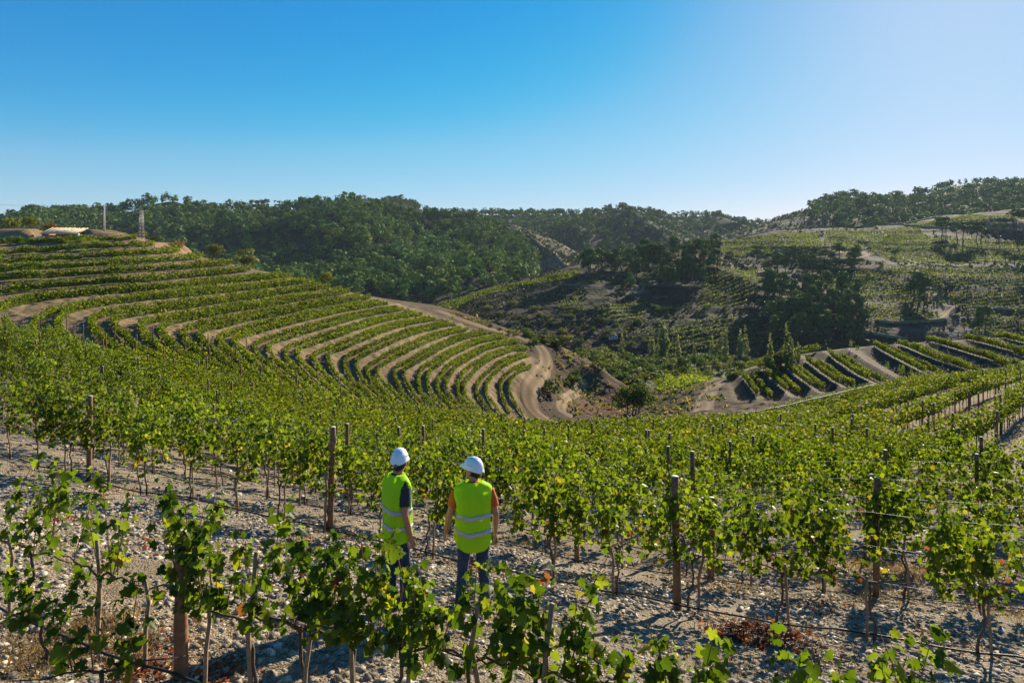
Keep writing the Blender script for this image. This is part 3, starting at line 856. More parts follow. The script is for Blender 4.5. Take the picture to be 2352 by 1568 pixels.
def row_dir(L, i):
    a = L[max(0, i - 6)]; b = L[min(len(L) - 1, i + 6)]
    return math.atan2(b[1] - a[1], b[0] - a[0])
def place_vine(x, y, rz, fol, canes, trunk, label, group, scale=1.0, hz=0.75):
    z = float(H(x, y)[0])
    o = tag(empty('grapevine', (x, y, z), rz), label, 'grapevine', group)
    o.scale = (scale,) * 3
    link('trunk', trunk, o)
    if canes is not None:
        c = link('canes', canes, o, (0, 0, hz)); tag(c, kind='stuff')
    if fol is not None:
        f = link('foliage', fol, o, (0, 0, hz)); tag(f, kind='stuff')
    return o
GAPS0 = [(1880, 2120, 'sparse'), (470, 640, 'medium'), (1100, 1230, 'sparse')]
n_ind = 0
LAST_IND = 5
for k in range(0, LAST_IND + 1):
    L = NROW[k]
    step = 1.2
    cand = []
    s = 0.0
    while True:
        s += step * rnd.uniform(.9, 1.1)
        i = int(s / .1)
        if i >= len(L): break
        x, y = L[i]
        if y < 3: continue
        u = 1176 + F * x / y
        if -60 < u < (2235 if k == 5 else 2420): cand.append((u, i))
    cand.sort()
    for q, (u, i) in enumerate(cand):
        x, y = L[i]; rz = row_dir(L, i)
        kind = 'dense'
        if k == 0:
            for a, b, kd in GAPS0:
                if a < u < b: kind = kd
            if kind == 'dense' and rnd.random() < .25: kind = 'medium'
        elif k <= 2 and rnd.random() < .25: kind = 'medium'
        pool = {'dense': DENSE, 'medium': MEDIUM, 'sparse': SPARSE}[kind]
        fol, can = rnd.choice(pool)
        row = 'in the row along the black hose' if k == 0 else 'in the %s row below the black hose' % ordw(k)
        lab = '%s grapevine from left %s' % (ordw(q + 1), row)
        place_vine(x, y, rz + (math.pi if rnd.random() < .5 else 0), fol, can if k < 4 else None, rnd.choice(TRUNKS), lab,
                   'grapevines in the rows on the near slope', rnd.uniform(.86, 1.16))
        n_ind += 1
        if k <= 2:
            zz = float(H(x, y)[0])
            st = link('vine_stake', rnd.choice(STAKES), None, (x + .07 * rnd.choice((-1, 1)), y - .05, zz), (rnd.uniform(-.06, .06), rnd.uniform(-.06, .06), rnd.uniform(0, 6)))
            tag(st, 'thin stake of the %s vine from left in %s' % (ordw(q + 1), 'the hose row' if k == 0 else 'the %s row below the hose' % ordw(k)), 'stake', 'vine stakes')
print('individual vines', n_ind)
for k in range(LAST_IND + 1, 23):
    L = NROW[k]
    u = 1176 + F * L[:, 0] / np.maximum(L[:, 1], 1)
    zz_ = H0(L[:, 0], L[:, 1]); v_ = 590 - F * zz_ / np.maximum(L[:, 1], 1)
    lim = np.interp(u, [-300, 0, 170, 300, 450, 640, 750, 900, 1040, 1180, 1280, 2600], [800, 800, 838, 862, 885, 925, 948, 968, 984, 990, 985, 600])
    Lc = L[(u > -200) & (u < 2800) & ((v_ > lim + 6) | (u > 1280))]
    gap = {6: 2150, 8: 2060, 9: 2040, 10: 2030, 12: 1900, 13: 1900, 14: 1900, 17: 1890, 19: 1880}.get(k)
    if gap: Lc = Lc[1176 + F * Lc[:, 0] / Lc[:, 1] < gap]
    if len(Lc) < 30: continue
    dm = float(Lc[:, 1].min())
    row_things([Lc], 210 if k < 10 else 150 if k < 15 else 100, 0.12 if k < 10 else 0.145 if k < 15 else .18, 1.75, 0.95,
               lambda i: '%s row of dense green vines downhill of the black hose, on the near slope' % ordw(k), 'vine row', 'vine rows lower down the near slope', yellow=.07, low=.7)

q = 0
for L in SPARSE_LINES:
    for (x, y) in resample(L, 3.4)[::-1]:
        if rnd.random() < .25: continue
        q += 1
        fol, can = rnd.choice(MEDIUM)
        place_vine(x, y, rnd.uniform(0, 6), fol, None, rnd.choice(TRUNKS), '%s of the sparse lone vines on the bare strip of the right-hand knoll' % ordw(q), 'sparse vines on the knoll', rnd.uniform(.8, 1.1))
# ------------------------------------------------------------------ front row, leaf by leaf
LCOL = [np.array(c) for c in ([.026, .052, .004], [.044, .078, .005], [.066, .105, .007], [.105, .145, .009], [.15, .175, .013], [.19, .165, .02], [.12, .045, .018])]
LEAF_ME = []
for ci, c in enumerate(LCOL):
    LEAF_ME.append([])
    for k in range(4):
        v, f = LEAVES[k]
        LEAF_ME[-1].append(mesh_np('leaf', v, f, M['vine_leaf'], False, np.tile(c, (len(v), 1))))
def hero_vine(x, y, rz, seed, nshoot, height, lps, label, halfw=.62, hz=.72, yel=.06, spread=.13):
    r = random.Random(seed)
    z = float(H(x, y)[0])
    o = tag(empty('grapevine', (x, y, z), rz), label, 'grapevine', 'grapevines in the front row')
    link('trunk', TRUNKS[seed % len(TRUNKS)], o, None, None, (1, 1, hz / .75))
    canes, lv = vine_layout(r, nshoot, height, lps, spread, halfw)
    mb = MB()
    for c in canes: mb.tube(c[::2], np.linspace(.006, .0025, len(c[::2])), 5, False)
    tag(link('canes', mb.mesh('canes', M['shoot'], True), o, (0, 0, hz)), kind='stuff')
    for (p, nr, tip, sz, t) in lv:
        q = r.random()
        ci = 6 if q < .006 + .012 * (1 - t) else 5 if q < yel * .6 * (1.5 - t) else min(4, int(r.triangular(0, 5, 1.6)))
        R = Matrix(leaf_frame(nr, tip).tolist())
        l = bpy.data.objects.new('leaf', LEAF_ME[ci][r.randrange(4)])
        l.parent = o
        mat = Matrix.Translation((p[0], p[1], p[2] + hz)) @ R.to_4x4() @ Matrix.Scale(sz * 1.05, 4)
        l.matrix_local = mat
        COL.objects.link(l)
    return o
R0_LINE = np.array([(-8, 8.2), (-5.05, 6.9), (-2.9, 5.85), (-1.63, 5.4), (0.4, 4.7), (2, 3.95), (4, 3.2)])
R0 = resample(spline(R0_LINE, 8), .05)
HERO = [ # px, shoots, height, leaves per shoot, half width, label
 (-25, 5, 1.0, 14, .6, 'grapevine cut by the left edge of the picture, front row'),
 (75, 5, .98, 15, .45, 'leafy grapevine beside the short stake at the left edge, front row'),
 (225, 5, 1.0, 14, .45, 'thin grapevine with leafy shoots standing up, left part of the front row'),
 (415, 8, 1.05, 21, .42, 'bushy dark green grapevine around the thick wooden post, lower left'),
 (565, 5, .85, 15, .45, 'low grapevine just right of the thick wooden post, lower left'),
 (690, 7, .92, 18, .45, 'leafy grapevine left of the man in the dark shirt, front row'),
 (800, 8, .70, 19, .45, 'bushy grapevine at the bottom edge, left below the man in the dark shirt'),
 (925, 8, .86, 19, .36, 'grapevine with shoots rising in front of the legs of the man in the dark shirt'),
 (1075, 7, .58, 17, .42, 'low grapevine in front of the boots of the man in the orange shirt'),
 (1235, 6, .85, 17, .30, 'grapevine with one tall shoot just right of the man in the orange shirt, bottom edge'),
 (1420, 6, .38, 13, .4, 'low grapevine at the bottom edge between the men and the shadow-casting post'),
 (1600, 5, .66, 15, .28, 'grapevine at the bottom edge below the thick post with the long shadow'),
 (1830, 5, .72, 13, .3, 'grapevine at the bottom edge beside the heap of dry branches'),
 (2055, 6, .9, 19, .22, 'slender upright grapevine at the bottom edge right of the heap of dry branches'),
]
def r0_at(px):
    u = 1176 + F * R0[:, 0] / R0[:, 1]
    i = int(np.argmin(np.abs(u - px))); return R0[i], row_dir(R0, i)
for j, (px, ns, hh, lps, hw, lab) in enumerate(HERO):
    (x, y), rz = r0_at(px)
    hero_vine(x, y, rz, 400 + j, ns, hh, int(lps * 1.75), lab, hw)
# two small vines nearer still, lower left corner
for j, (px, D, ns, hh, lab) in enumerate(((85, 5.9, 4, .42, 'small grapevine in the lower left corner beside the black hose'), (235, 5.0, 7, .55, 'yellowish green grapevine at the bottom edge below the dry grass, lower left'))):
    hero_vine((px - 1176) / F * D, D, .3, 460 + j, ns, hh, 18, lab, .28, .42)
def put_stake(px, x, y, k, lab):
    tag(link('vine_stake', STAKES[k], None, (x, y, float(H(x, y)[0])), (rnd.uniform(-.04, .04), rnd.uniform(-.04, .04), 1.0)), lab, 'stake', 'vine stakes')
for j, (px, ns, hh, lps, hw, lab) in enumerate(HERO):
    if j in (1, 3): continue
    (x, y), rz = r0_at(px); put_stake(px, x + .04, y - .05, j % 5, 'wooden stake of the ' + lab.split(' in ')[0].split(' at ')[0] if len(lab.split()) < 12 else 'stake holding the ' + ' '.join(lab.split()[:10]))
for px, k, lab in ((32, 0, 'short pale stake at the left edge in the front row'), (340, 0, 'stake left of the thick post, lower left'), (482, 0, 'stake right of the thick post, lower left')):
    (x, y), rz = r0_at(px); put_stake(px, x, y - .06, k, lab)
(x, y), _ = r0_at(412)
post_thing(x, y, float(H(x, y)[0]), 1.25, .055, 'thick wooden post inside a bushy vine, lower left', 'wooden trellis posts')
# trellis posts
PLIST = [(0, 205, 1.85, .052, 'weathered brown post rising from the leaves at the left, by the black hose'), (0, 762, 1.95, .055, 'wooden post with a pale cut top left of the man in the dark shirt'),
         (0, 1563, 1.92, .056, 'tall wooden post casting a long shadow, right of the men'), (2, 795, 1.95, .05, 'wooden post just behind the one left of the man in the dark shirt'),
         (3, 975, 2.0, .045, 'thin post above the leaves behind the man in the dark shirt'), (1, 1325, 1.5, .045, 'short post half hidden in leaves right of the man in the orange shirt'),
         (2, 1592, 2.1, .05, 'post rising behind the tall post with the long shadow'), (1, 1636, 1.5, .06, 'leaning post half hidden by leaves just right of the tall post'),
         (1, 2012, 2.0, .05, 'post standing where the leaves are thin on the right'), (3, 2030, 2.0, .05, 'dark post further down the slope on the right')]
for k, px, h, r, lab in PLIST:
    L = NROW[k]; i = px_index(L, px); x, y = L[i]
    post_thing(x, y + .03, float(H(x, y)[0]), h, r, lab, 'wooden trellis posts', rnd.uniform(-.02, .02))
for k in range(3, 14):
    L = NROW[k]; u = 1176 + F * L[:, 0] / L[:, 1]
    s = rnd.uniform(20, 70); q = 0
    order = []
    while s < len(L):
        i = int(s); s += 75 * rnd.uniform(.95, 1.05)
        if 0 < u[i] < 2352 and L[i][1] > 6: order.append((u[i], i))
    order.sort()
    for q, (uu, i) in enumerate(order):
        x, y = L[i]
        post_thing(x, y, float(H(x, y)[0]), 1.95, .045, '%s post from the left in the %s vine row downhill of the black hose' % (ordw(q + 1), ordw(k)), 'wooden trellis posts')
# wires and hoses
def line_thing(name, L, hgt, r, mat, label, cat, sag=0.0, n=5, group=None):
    z = H(L[:, 0], L[:, 1])
    pts = np.c_[L, z + hgt + sag * np.sin(np.arange(len(L)) * .5)]
    mb = MB(); mb.tube(pts, r, n)
    tag(link(name, mb.mesh(name, mat, True)), label, cat, group)
for k in (0, 1, 2, 3):
    L = NROW[k]; u = 1176 + F * L[:, 0] / np.maximum(L[:, 1], 1); L = L[(u > -250) & (u < 2600) & (L[:, 1] > 2)][::8]
    for hgt, nm in ((.78, 'lowest'), (1.25, 'middle'), (1.7, 'top')):
        line_thing('trellis_wire', L, hgt, .0022, M['wire'], '%s trellis wire of the %s' % (nm, 'row along the black hose' if k == 0 else '%s vine row downhill of the black hose' % ordw(k)), 'wire', 0, 4, 'trellis wires')
L = NROW[0]; u = 1176 + F * L[:, 0] / np.maximum(L[:, 1], 1); L = L[(u > -250) & (u < 2600) & (L[:, 1] > 2)][::4]
Lh = L + np.c_[np.sin(np.arange(len(L)) * .35) * .03, -.05 + np.cos(np.arange(len(L)) * .27) * .03]
line_thing('drip_hose', Lh, .085, .014, M['hose'], 'black irrigation hose on the ground along the row behind the two men', 'hose', .012)
Lh = R0[::8] + np.c_[np.zeros(len(R0[::8])), -.06 + .03 * np.sin(np.arange(len(R0[::8])) * .4)]
line_thing('drip_hose', Lh, .07, .013, M['hose'], 'black irrigation hose in the lower left corner, under the front row', 'hose', .012)
for k in (1, 2, 3):
    L = NROW[k]; u = 1176 + F * L[:, 0] / np.maximum(L[:, 1], 1); L = L[(u > -250) & (u < 2600) & (L[:, 1] > 2)][::8]
    line_thing('drip_hose', L, .04, .011, M['hose'], 'black irrigation hose under the %s vine row downhill of the men' % ordw(k), 'hose', .012)
L = NROW[21]; u = 1176 + F * L[:, 0] / np.maximum(L[:, 1], 1); L = L[(u > 1640) & (u < 2010)][::6]
line_thing('pale_hose', L, 1.75, .06, simple_mat('pale_pipe', (.6, .55, .45), .6), 'pale water pipe running over the vines at the crest of the near slope, right', 'pipe')
# ------------------------------------------------------------------ crowns
def crown(seed, lumps, n, size, base, flat=0.0, inner=0.25, squash=1.0, gain_noise=.35):
    """lumps: (x,y,z,rx,rz). Leaf clumps set on and inside the lumps, facing outwards"""
    r = np.random.default_rng(seed)
    L = np.array(lumps, float)
    wgt = L[:, 3] ** 2; wgt = wgt / wgt.sum()
    k = r.choice(len(L), n, p=wgt)
    d = r.normal(size=(n, 3)); d[:, 2] = d[:, 2] * 0.9 + 0.15; d /= np.linalg.norm(d, axis=1, keepdims=True)
    rad = 1 - inner * r.random(n) ** 1.5 + 0.10 * r.normal(size=n)
    c = L[k, :3] + d * rad[:, None] * np.c_[L[k, 3], L[k, 3], L[k, 4]]
    nr = d + r.normal(size=(n, 3)) * .55; nr[:, 2] += flat
    state = rng.bit_generator.state
    v, f = kites(c, size * (.65 + .7 * r.random(n)), nr)
    rng.bit_generator.state = state
    col = np.asarray(base)[r.integers(0, len(base), n)] * (1 - gain_noise / 2 + gain_noise * r.random((n, 1)))
    return v, f, np.repeat(col, 4, 0)
PINE = [[.062, .115, .028], [.080, .138, .032], [.105, .158, .034], [.048, .092, .026]]
OAK = [[.05, .085, .018], [.07, .105, .02], [.09, .125, .024], [.04, .068, .016]]
OLIVE = [[.10, .12, .035], [.13, .14, .04], [.08, .10, .03], [.15, .15, .04]]
POPL = [[.17, .195, .085], [.20, .225, .10], [.14, .165, .075]]
YELL = [[.13, .14, .02], [.10, .125, .02], [.17, .16, .025]]
RUST = [[.18, .10, .05], [.13, .085, .045], [.24, .12, .035], [.20, .15, .05]]
def lumps_round(r, R, hz, n):
    o = []
    for i in range(n):
        a = r.uniform(0, 6.28); q = R * math.sqrt(r.random()) * .72; z = r.uniform(-.62, .62)
        s = math.sqrt(max(.1, 1 - z * z))
        o.append((q * s * math.cos(a), q * s * math.sin(a), hz + z * R * .8, R * r.uniform(.3, .5), R * r.uniform(.25, .42)))
    return o
def lumps_umbrella(r, R, hz, n):
    o = []
    for i in range(n):
        a = r.uniform(0, 6.28); q = R * math.sqrt(r.random()) * .85
        o.append((q * math.cos(a), q * math.sin(a), hz + r.uniform(-.12, .12) * R - .18 * q * q / R, R * r.uniform(.28, .45), R * r.uniform(.13, .22)))
    return o
def lumps_pine(r, R, h, n):
    o = []
    for i in range(n):
        t = r.random(); z = h * (.38 + .6 * t); rr = R * (1.05 - .75 * t) * r.uniform(.3, 1.0); a = r.uniform(0, 6.28)
        o.append((rr * math.cos(a) * .8, rr * math.sin(a) * .8, z, R * r.uniform(.32, .5), R * r.uniform(.16, .28)))
    return o
def lumps_poplar(r, R, h, n):
    o = []
    for i in range(n):
        t = (i + r.random()) / n; z = h * (.10 + .87 * t); w = R * (0.55 + .5 * math.sin(math.pi * min(1, t * 1.05))) * (1.1 - .6 * t)
        a = r.uniform(0, 6.28)
        o.append((w * .35 * math.cos(a), w * .35 * math.sin(a), z, w * .75, h * .08))
    return o
def trunk_limbs(r, h, rad, hz, R, nl=4, multi=1):
    mb = MB()
    for m in range(multi):
        lean = np.array([r.uniform(-.2, .2), r.uniform(-.2, .2), 0]) * (1.6 if multi > 1 else .5)
        p = [np.array([m * .1 - .1 * (multi - 1) / 2, 0, -.4]), np.array([m * .12 - .12 * (multi - 1) / 2, 0, .0])]
        for i in range(1, 5): p.append(p[1] + np.array([0, 0, hz * i / 4]) + lean * hz * i / 4 + np.array([r.uniform(-.04, .04), r.uniform(-.04, .04), 0]) * h * .2)
        mb.tube(p, np.linspace(rad, rad * .5, 6), 7)
        for l in range(nl):
            k = p[r.choice((3, 4, 5))]; a = r.uniform(0, 6.28)
            e = k + np.array([math.cos(a) * R * .7, math.sin(a) * R * .7, r.uniform(.1, .5) * R])
            mid = (k + e) / 2 + np.array([0, 0, -.05 * R])
            mb.tube([k, mid, e], [rad * .45, rad * .3, rad * .12], 5)
    return mb.mesh('trunk', M['bark'], True)
def make_tree(kind, seed, detail=1.0):
    """unit trees: returns crown mesh, trunk mesh; about 1 high, scaled when placed"""
    r = random.Random(seed)
    if kind == 'round':
        lm = lumps_round(r, .42, .60, 13); v, f, c = crown(seed, lm, int(520 * detail), .075 / detail ** .35, OAK); t = trunk_limbs(r, 1, .035, .45, .4)
    elif kind == 'olive':
        lm = lumps_round(r, .45, .58, 12); v, f, c = crown(seed, lm, int(460 * detail), .08 / detail ** .35, OLIVE); t = trunk_limbs(r, 1, .03, .4, .4, 4, 2)
    elif kind == 'yellow':
        lm = lumps_round(r, .44, .58, 12); v, f, c = crown(seed, lm, int(460 * detail), .08 / detail ** .35, YELL + [OAK[2]]); t = trunk_limbs(r, 1, .03, .4, .4)
    elif kind == 'rust':
        lm = lumps_round(r, .5, .52, 12); v, f, c = crown(seed, lm, int(380 * detail), .08 / detail ** .35, RUST); t = trunk_limbs(r, 1, .03, .35, .45, 6, 2)
    elif kind == 'bush':
        lm = [(x, y, z * .75, a, b) for x, y, z, a, b in lumps_round(r, .6, .55, 10)]; v, f, c = crown(seed, lm, int(260 * detail), .13 / detail ** .35, OAK); t = trunk_limbs(r, 1, .03, .3, .4, 3)
    elif kind == 'gold_bush':
        lm = [(x, y, z * .75, a, b) for x, y, z, a, b in lumps_round(r, .6, .55, 10)]; v, f, c = crown(seed, lm, int(260 * detail), .13 / detail ** .35, YELL + OLIVE); t = trunk_limbs(r, 1, .03, .3, .4, 3)
    elif kind == 'umbrella':
        lm = lumps_umbrella(r, .42, .86, 11); v, f, c = crown(seed, lm, int(420 * detail), .072 / detail ** .35, PINE, .3); t = trunk_limbs(r, 1, .022, .82, .34, 6)
    elif kind == 'pine':
        lm = lumps_pine(r, .33, 1.0, 15); v, f, c = crown(seed, lm, int(620 * detail), .066 / detail ** .35, PINE, .2); t = trunk_limbs(r, 1, .025, .75, .2, 5)
    elif kind == 'poplar':
        lm = lumps_poplar(r, .105, 1.0, 16); v, f, c = crown(seed, lm, int(420 * detail), .05 / detail ** .35, POPL); t = trunk_limbs(r, 1, .015, .8, .05, 2)
    return mesh_np('crown', v, f, M['pine_leaf'] if kind in ('umbrella', 'pine') else M['tree_leaf'], False, c), t
TREES = {}
for kd, nv in (('round', 4), ('olive', 3), ('yellow', 3), ('rust', 1), ('bush', 5), ('gold_bush', 4), ('umbrella', 5), ('pine', 7), ('poplar', 4)):
    TREES[kd] = [make_tree(kd, 900 + 31 * k + len(kd)) for k in range(nv)]
def tree(kind, name, x, y, z, h, label, cat, group=None, wide=1.0, var=None):
    cm, tm = TREES[kind][rnd.randrange(len(TREES[kind])) if var is None else var]
    o = tag(empty(name, (x, y, z), rnd.uniform(0, 6.28)), label, cat, group)
    o.scale = (h * wide, h * wide, h)
    link('crown', cm, o); link('trunk', tm, o)
    return o

# ------------------------------------------------------------------ far hills
class Hill:
    def __init__(self, name, ridge, foot, col, amp=10, wl=90, gam=0.9, nu=220, nt_=70, seed=1, back=60, spur=0.0, step=0.0):
        self.R = np.array(ridge, float); self.Fo = np.array(foot, float); self.amp, self.wl, self.gam, self.seed, self.spur, self.step = amp, wl, gam, seed, spur, step
        self.lo, self.hi = self.R[0, 0], self.R[-1, 0]
        px, t = np.meshgrid(np.linspace(self.lo, self.hi, nu), np.r_[np.linspace(-.12, 1, nt_), np.linspace(1.02, 1.5, 14)])
        p = self.pos(px.ravel(), t.ravel())
        tt = np.clip(t.ravel() - 1, 0, 1)
        p[:, 2] -= tt ** 1.4 * back * 3
        me = mesh_np('hill', p, grid_faces(nu, nt_ + 14, 0), M['hill'], True, col(px.ravel(), t.ravel(), p))
        tag(link(name, me), kind='structure')
    def pos(self, px, t):
        px = np.asarray(px, float); t = np.asarray(t, float)
        rs = lambda A, k: np.interp(px, A[:, 0], A[:, k])
        yr, Dr, yf, Df = rs(self.R, 1), rs(self.R, 2), rs(self.Fo, 1), rs(self.Fo, 2)
        zr = (590 - yr) / F * Dr; zf = (590 - yf) / F * Df
        D = Df + (Dr - Df) * t; x = (px - 1176) / F * D
        tc = np.clip(t, 0, 1)
        z = zf + (zr - zf) * np.where(t < 0, t, tc ** self.gam)
        bump = (fbm(x / self.wl, D / self.wl, self.seed) - .5) * 2 * self.amp
        rid = (1 - 2 * np.abs(fbm(x / (self.wl * 1.3) + 7 + D / (self.wl * 5), D / (self.wl * 6), self.seed + 9, 2) - .5) * 2) * self.spur
        z = z + (bump + rid - self.spur * .3) * np.sin(np.pi * np.clip(tc * .93, 0, 1)) + (fbm(x / 9, D / 9, self.seed + 3) - .5) * 1.2
        if self.step:
            ph = (z + 3.0 * fbm(x / 70, D / 70, 19)) / 4.6; fr = ph - np.floor(ph)
            z = z + self.step * (np.clip((fr - .55) / .45, 0, 1) * 1.6 - fr * .9) * (.4 + .6 * fbm(x / 45, D / 45, 23))
        return np.stack([x, D, z], 1)
    def at(self, px, py):
        """point of the slope seen at the photograph point"""
        px = np.atleast_1d(np.asarray(px, float)); py = np.atleast_1d(np.asarray(py, float))
        t = np.linspace(0, 1, 160)
        o = np.empty((len(px), 3))
        for i in range(len(px)):
            p = self.pos(np.full(160, px[i]), t); yy = 590 - F * p[:, 2] / p[:, 1]
            k = np.where(yy <= py[i])[0]
            o[i] = p[k[0]] if len(k) else p[-1]
        return o
    def t_at(self, px, py):
        px = np.atleast_1d(np.asarray(px, float)); py = np.atleast_1d(np.asarray(py, float))
        t = np.linspace(0, 1, 200); P_, T_ = np.meshgrid(px, t, indexing='ij')
        p = self.pos(P_.ravel(), T_.ravel()); yy = (590 - F * p[:, 2] / p[:, 1]).reshape(len(px), 200)
        hit = yy <= py[:, None]
        return np.where(hit.any(1), t[np.argmax(hit, 1)], 1.0)
def cst(a, nz=.5, wl=40, seed=3):
    a = np.array(a)
    return lambda px, t, p: a[None] * (1 - nz / 2 + nz * fbm(p[:, 0] / wl, p[:, 1] / wl, seed)[:, None])
WOODS = np.array([.03, .042, .016])
HA = Hill('forest_hill', [(-200, 545, 620), (60, 525, 640), (130, 514, 650), (170, 507, 655), (240, 492, 660), (310, 480, 670), (340, 464, 680), (400, 459, 690), (440, 470, 690), (500, 483, 690), (560, 482, 690),
    (640, 484, 690), (700, 474, 690), (750, 464, 690), (790, 461, 690), (840, 468, 690), (900, 478, 690), (960, 492, 690), (1010, 502, 690), (1060, 508, 700), (1120, 525, 710), (1190, 560, 700), (1240, 600, 660)],
    [(-200, 625, 400), (300, 640, 400), (600, 660, 390), (900, 700, 380), (1000, 698, 390), (1120, 675, 420), (1190, 655, 470), (1240, 645, 520)],
    cst(WOODS), amp=14, wl=120, gam=1.0, seed=21, spur=26)
def scrub_col(px, t, p):
    n = fbm(p[:, 0] / 14, p[:, 1] / 30, 5)[:, None]; k = sstep(.42, .62, n)
    return np.array([.22, .155, .085]) * (1 - k) + k * np.array([.06, .068, .03])
HB = Hill('scrub_hill', [(1140, 520, 800), (1180, 518, 790), (1230, 531, 770), (1290, 560, 740), (1350, 592, 700), (1420, 620, 670)],
    [(1140, 640, 600), (1180, 645, 590), (1300, 650, 560), (1420, 655, 550)], scrub_col, amp=10, wl=70, gam=.9, seed=4, spur=14, nu=120)
HC = Hill('forest_hill', [(820, 470, 1150), (900, 473, 1150), (1000, 498, 1200), (1100, 500, 1200), (1200, 499, 1200), (1300, 499, 1150), (1330, 496, 1150), (1360, 498, 1150), (1400, 492, 1150), (1450, 485, 1150), (1500, 491, 1180),
    (1560, 498, 1200), (1620, 501, 1250), (1680, 506, 1300), (1740, 511, 1300), (1850, 540, 1300)], [(820, 620, 780), (1100, 620, 780), (1300, 620, 800), (1500, 620, 820), (1850, 620, 850)],
    lambda px, t, p: np.where((np.hypot((px - 1330) / 26, (t - .93) / .07) < 1)[:, None], np.array([[.33, .23, .14]]), np.array([.03, .042, .018])[None] * (.7 + .6 * fbm(p[:, 0] / 40, p[:, 1] / 40, 2)[:, None])), amp=16, wl=150, seed=33, spur=30)
def right_col(px, t, p):
    n = fbm(p[:, 0] / 25, p[:, 1] / 25, 6)[:, None]
    c = np.array([.03, .042, .018]) * (.7 + .6 * n)
    bare = ((px < 1890) & (t > .15))[:, None] * sstep(.35, .6, n)
    c = c * (1 - bare) + bare * np.array([.13, .105, .062])
    for cx, ct, rx, rt, cc in ((2030, .94, 45, .10, (.13, .135, .035)), (2075, .96, 24, .07, (.28, .19, .10)), (2165, .90, 45, .08, (.12, .13, .035)), (2245, .90, 50, .08, (.30, .20, .11))):
        k = sstep(1.1, .7, np.hypot((px - cx) / rx, (t - ct) / rt))[:, None]
        c = c * (1 - k) + k * np.array(cc)
    return c
HD = Hill('right_hill', [(1600, 560, 1000), (1680, 538, 980), (1740, 521, 960), (1800, 498, 950), (1850, 484, 950), (1880, 474, 950), (1920, 462, 950), (1980, 453, 950), (2000, 450, 950), (2060, 448, 950), (2130, 448, 950),
    (2160, 438, 980), (2200, 428, 1000), (2260, 422, 1000), (2352, 420, 1000), (2650, 412, 1000)], [(1600, 590, 660), (1800, 570, 660), (2000, 560, 660), (2352, 540, 680), (2650, 530, 680)], right_col, amp=8, wl=110, seed=51, spur=10)
HE = Hill('distant_hill', [(-300, 497, 1700), (0, 498, 1700), (80, 496, 1700), (130, 499, 1700), (220, 510, 1700), (320, 530, 1700)], [(-300, 580, 1000), (0, 580, 1000), (320, 600, 1000)],
    lambda px, t, p: np.where((np.hypot((px - 110) / 30, (t - .96) / .05) < 1)[:, None], np.array([[.30, .24, .14]]), np.array([.075, .085, .04])[None] * (.7 + .6 * fbm(p[:, 0] / 30, p[:, 1] / 30, 2)[:, None])), amp=10, wl=150, seed=61, nu=120)

def forest(name, hill, n, h, px0, px1, t0, t1, label, size=.14, nk=82, keep=None, base=PINE, gain=1.0, ridge_n=0):
    """far-off wood that reads as one mass: joined small crowns on the slope"""
    vs = []
    for k in range(6):
        r = random.Random(70 + k)
        lm = lumps_pine(r, .40, .95, 10) if k % 3 == 0 else lumps_round(r, .44, .60, 9)
        v, f, c = crown(500 + k, lm, nk, size, base, .25, gain_noise=.5)
        vs.append((v, c))
    px = px0 + (px1 - px0) * rng.random(n); t = t0 + (t1 - t0) * rng.random(n) ** .9
    if ridge_n:
        px[:ridge_n] = px0 + (px1 - px0) * rng.random(ridge_n); t[:ridge_n] = .97 + .04 * rng.random(ridge_n)
    p = hill.pos(px, t)
    m = np.ones(n, bool) if keep is None else keep(px, t, p)
    if hill is HA:
        m &= (590 - F * (p[:, 2] + h) / p[:, 1]) < np.interp(px, [-200, 330, 640, 900, 1000, 1150, 1330], [535, 566, 645, 705, 708, 665, 625])
    px, t, p = px[m], t[m], p[m]
    print(name, len(p))
    V, C = [], []
    hh = h * (.5 + .8 * rng.random(len(p)) ** 1.3); a = rng.random(len(p)) * 6.28; wv = .85 + .5 * rng.random(len(p))
    tint = (.75 + .55 * fbm(p[:, 0] / 60, p[:, 1] / 60, 13)) * (.8 + .4 * rng.random(len(p))) * gain
    kk = rng.integers(0, 6, len(p))
    for q in range(6):
        i = np.where(kk == q)[0]; v, c = vs[q]
        ca, sa = np.cos(a[i])[:, None], np.sin(a[i])[:, None]
        X = (v[None, :, 0] * ca - v[None, :, 1] * sa) * (hh[i] * wv[i])[:, None] + p[i, 0:1]
        Y = (v[None, :, 0] * sa + v[None, :, 1] * ca) * (hh[i] * wv[i])[:, None] + p[i, 1:2]
        Z = v[None, :, 2] * hh[i][:, None] + p[i, 2:3] - .6
        V.append(np.stack([X, Y, Z], -1).reshape(-1, 3)); sp = np.where(rng.random((len(i), 1, 1)) < .16, np.array([1.45, 1.18, .8]), np.array([1.0, 1.0, 1.0])); C.append((c[None] * tint[i][:, None, None] * sp).reshape(-1, 3))
    V = np.concatenate(V); C = np.concatenate(C)
    me = mesh_np(name, V, np.arange(len(V)).reshape(-1, 4), M['pine_leaf'], False, C)
    tag(link(name, me), label, 'forest', None, 'stuff')
BOX = MB(); BOX.box((0, 900, 95), (5200, 2100, 420))
hz = bpy.data.materials.new('haze'); hz.use_nodes = True
hz.node_tree.nodes.clear()
_o = hz.node_tree.nodes.new('ShaderNodeOutputMaterial'); _v = hz.node_tree.nodes.new('ShaderNodeVolumePrincipled')
_v.inputs['Color'].default_value = (.70, .86, 1.0, 1); _v.inputs['Density'].default_value = .00007
hz.node_tree.links.new(_v.outputs[0], _o.inputs['Volume'])
tag(link('haze', BOX.mesh('haze', hz)), kind='stuff')
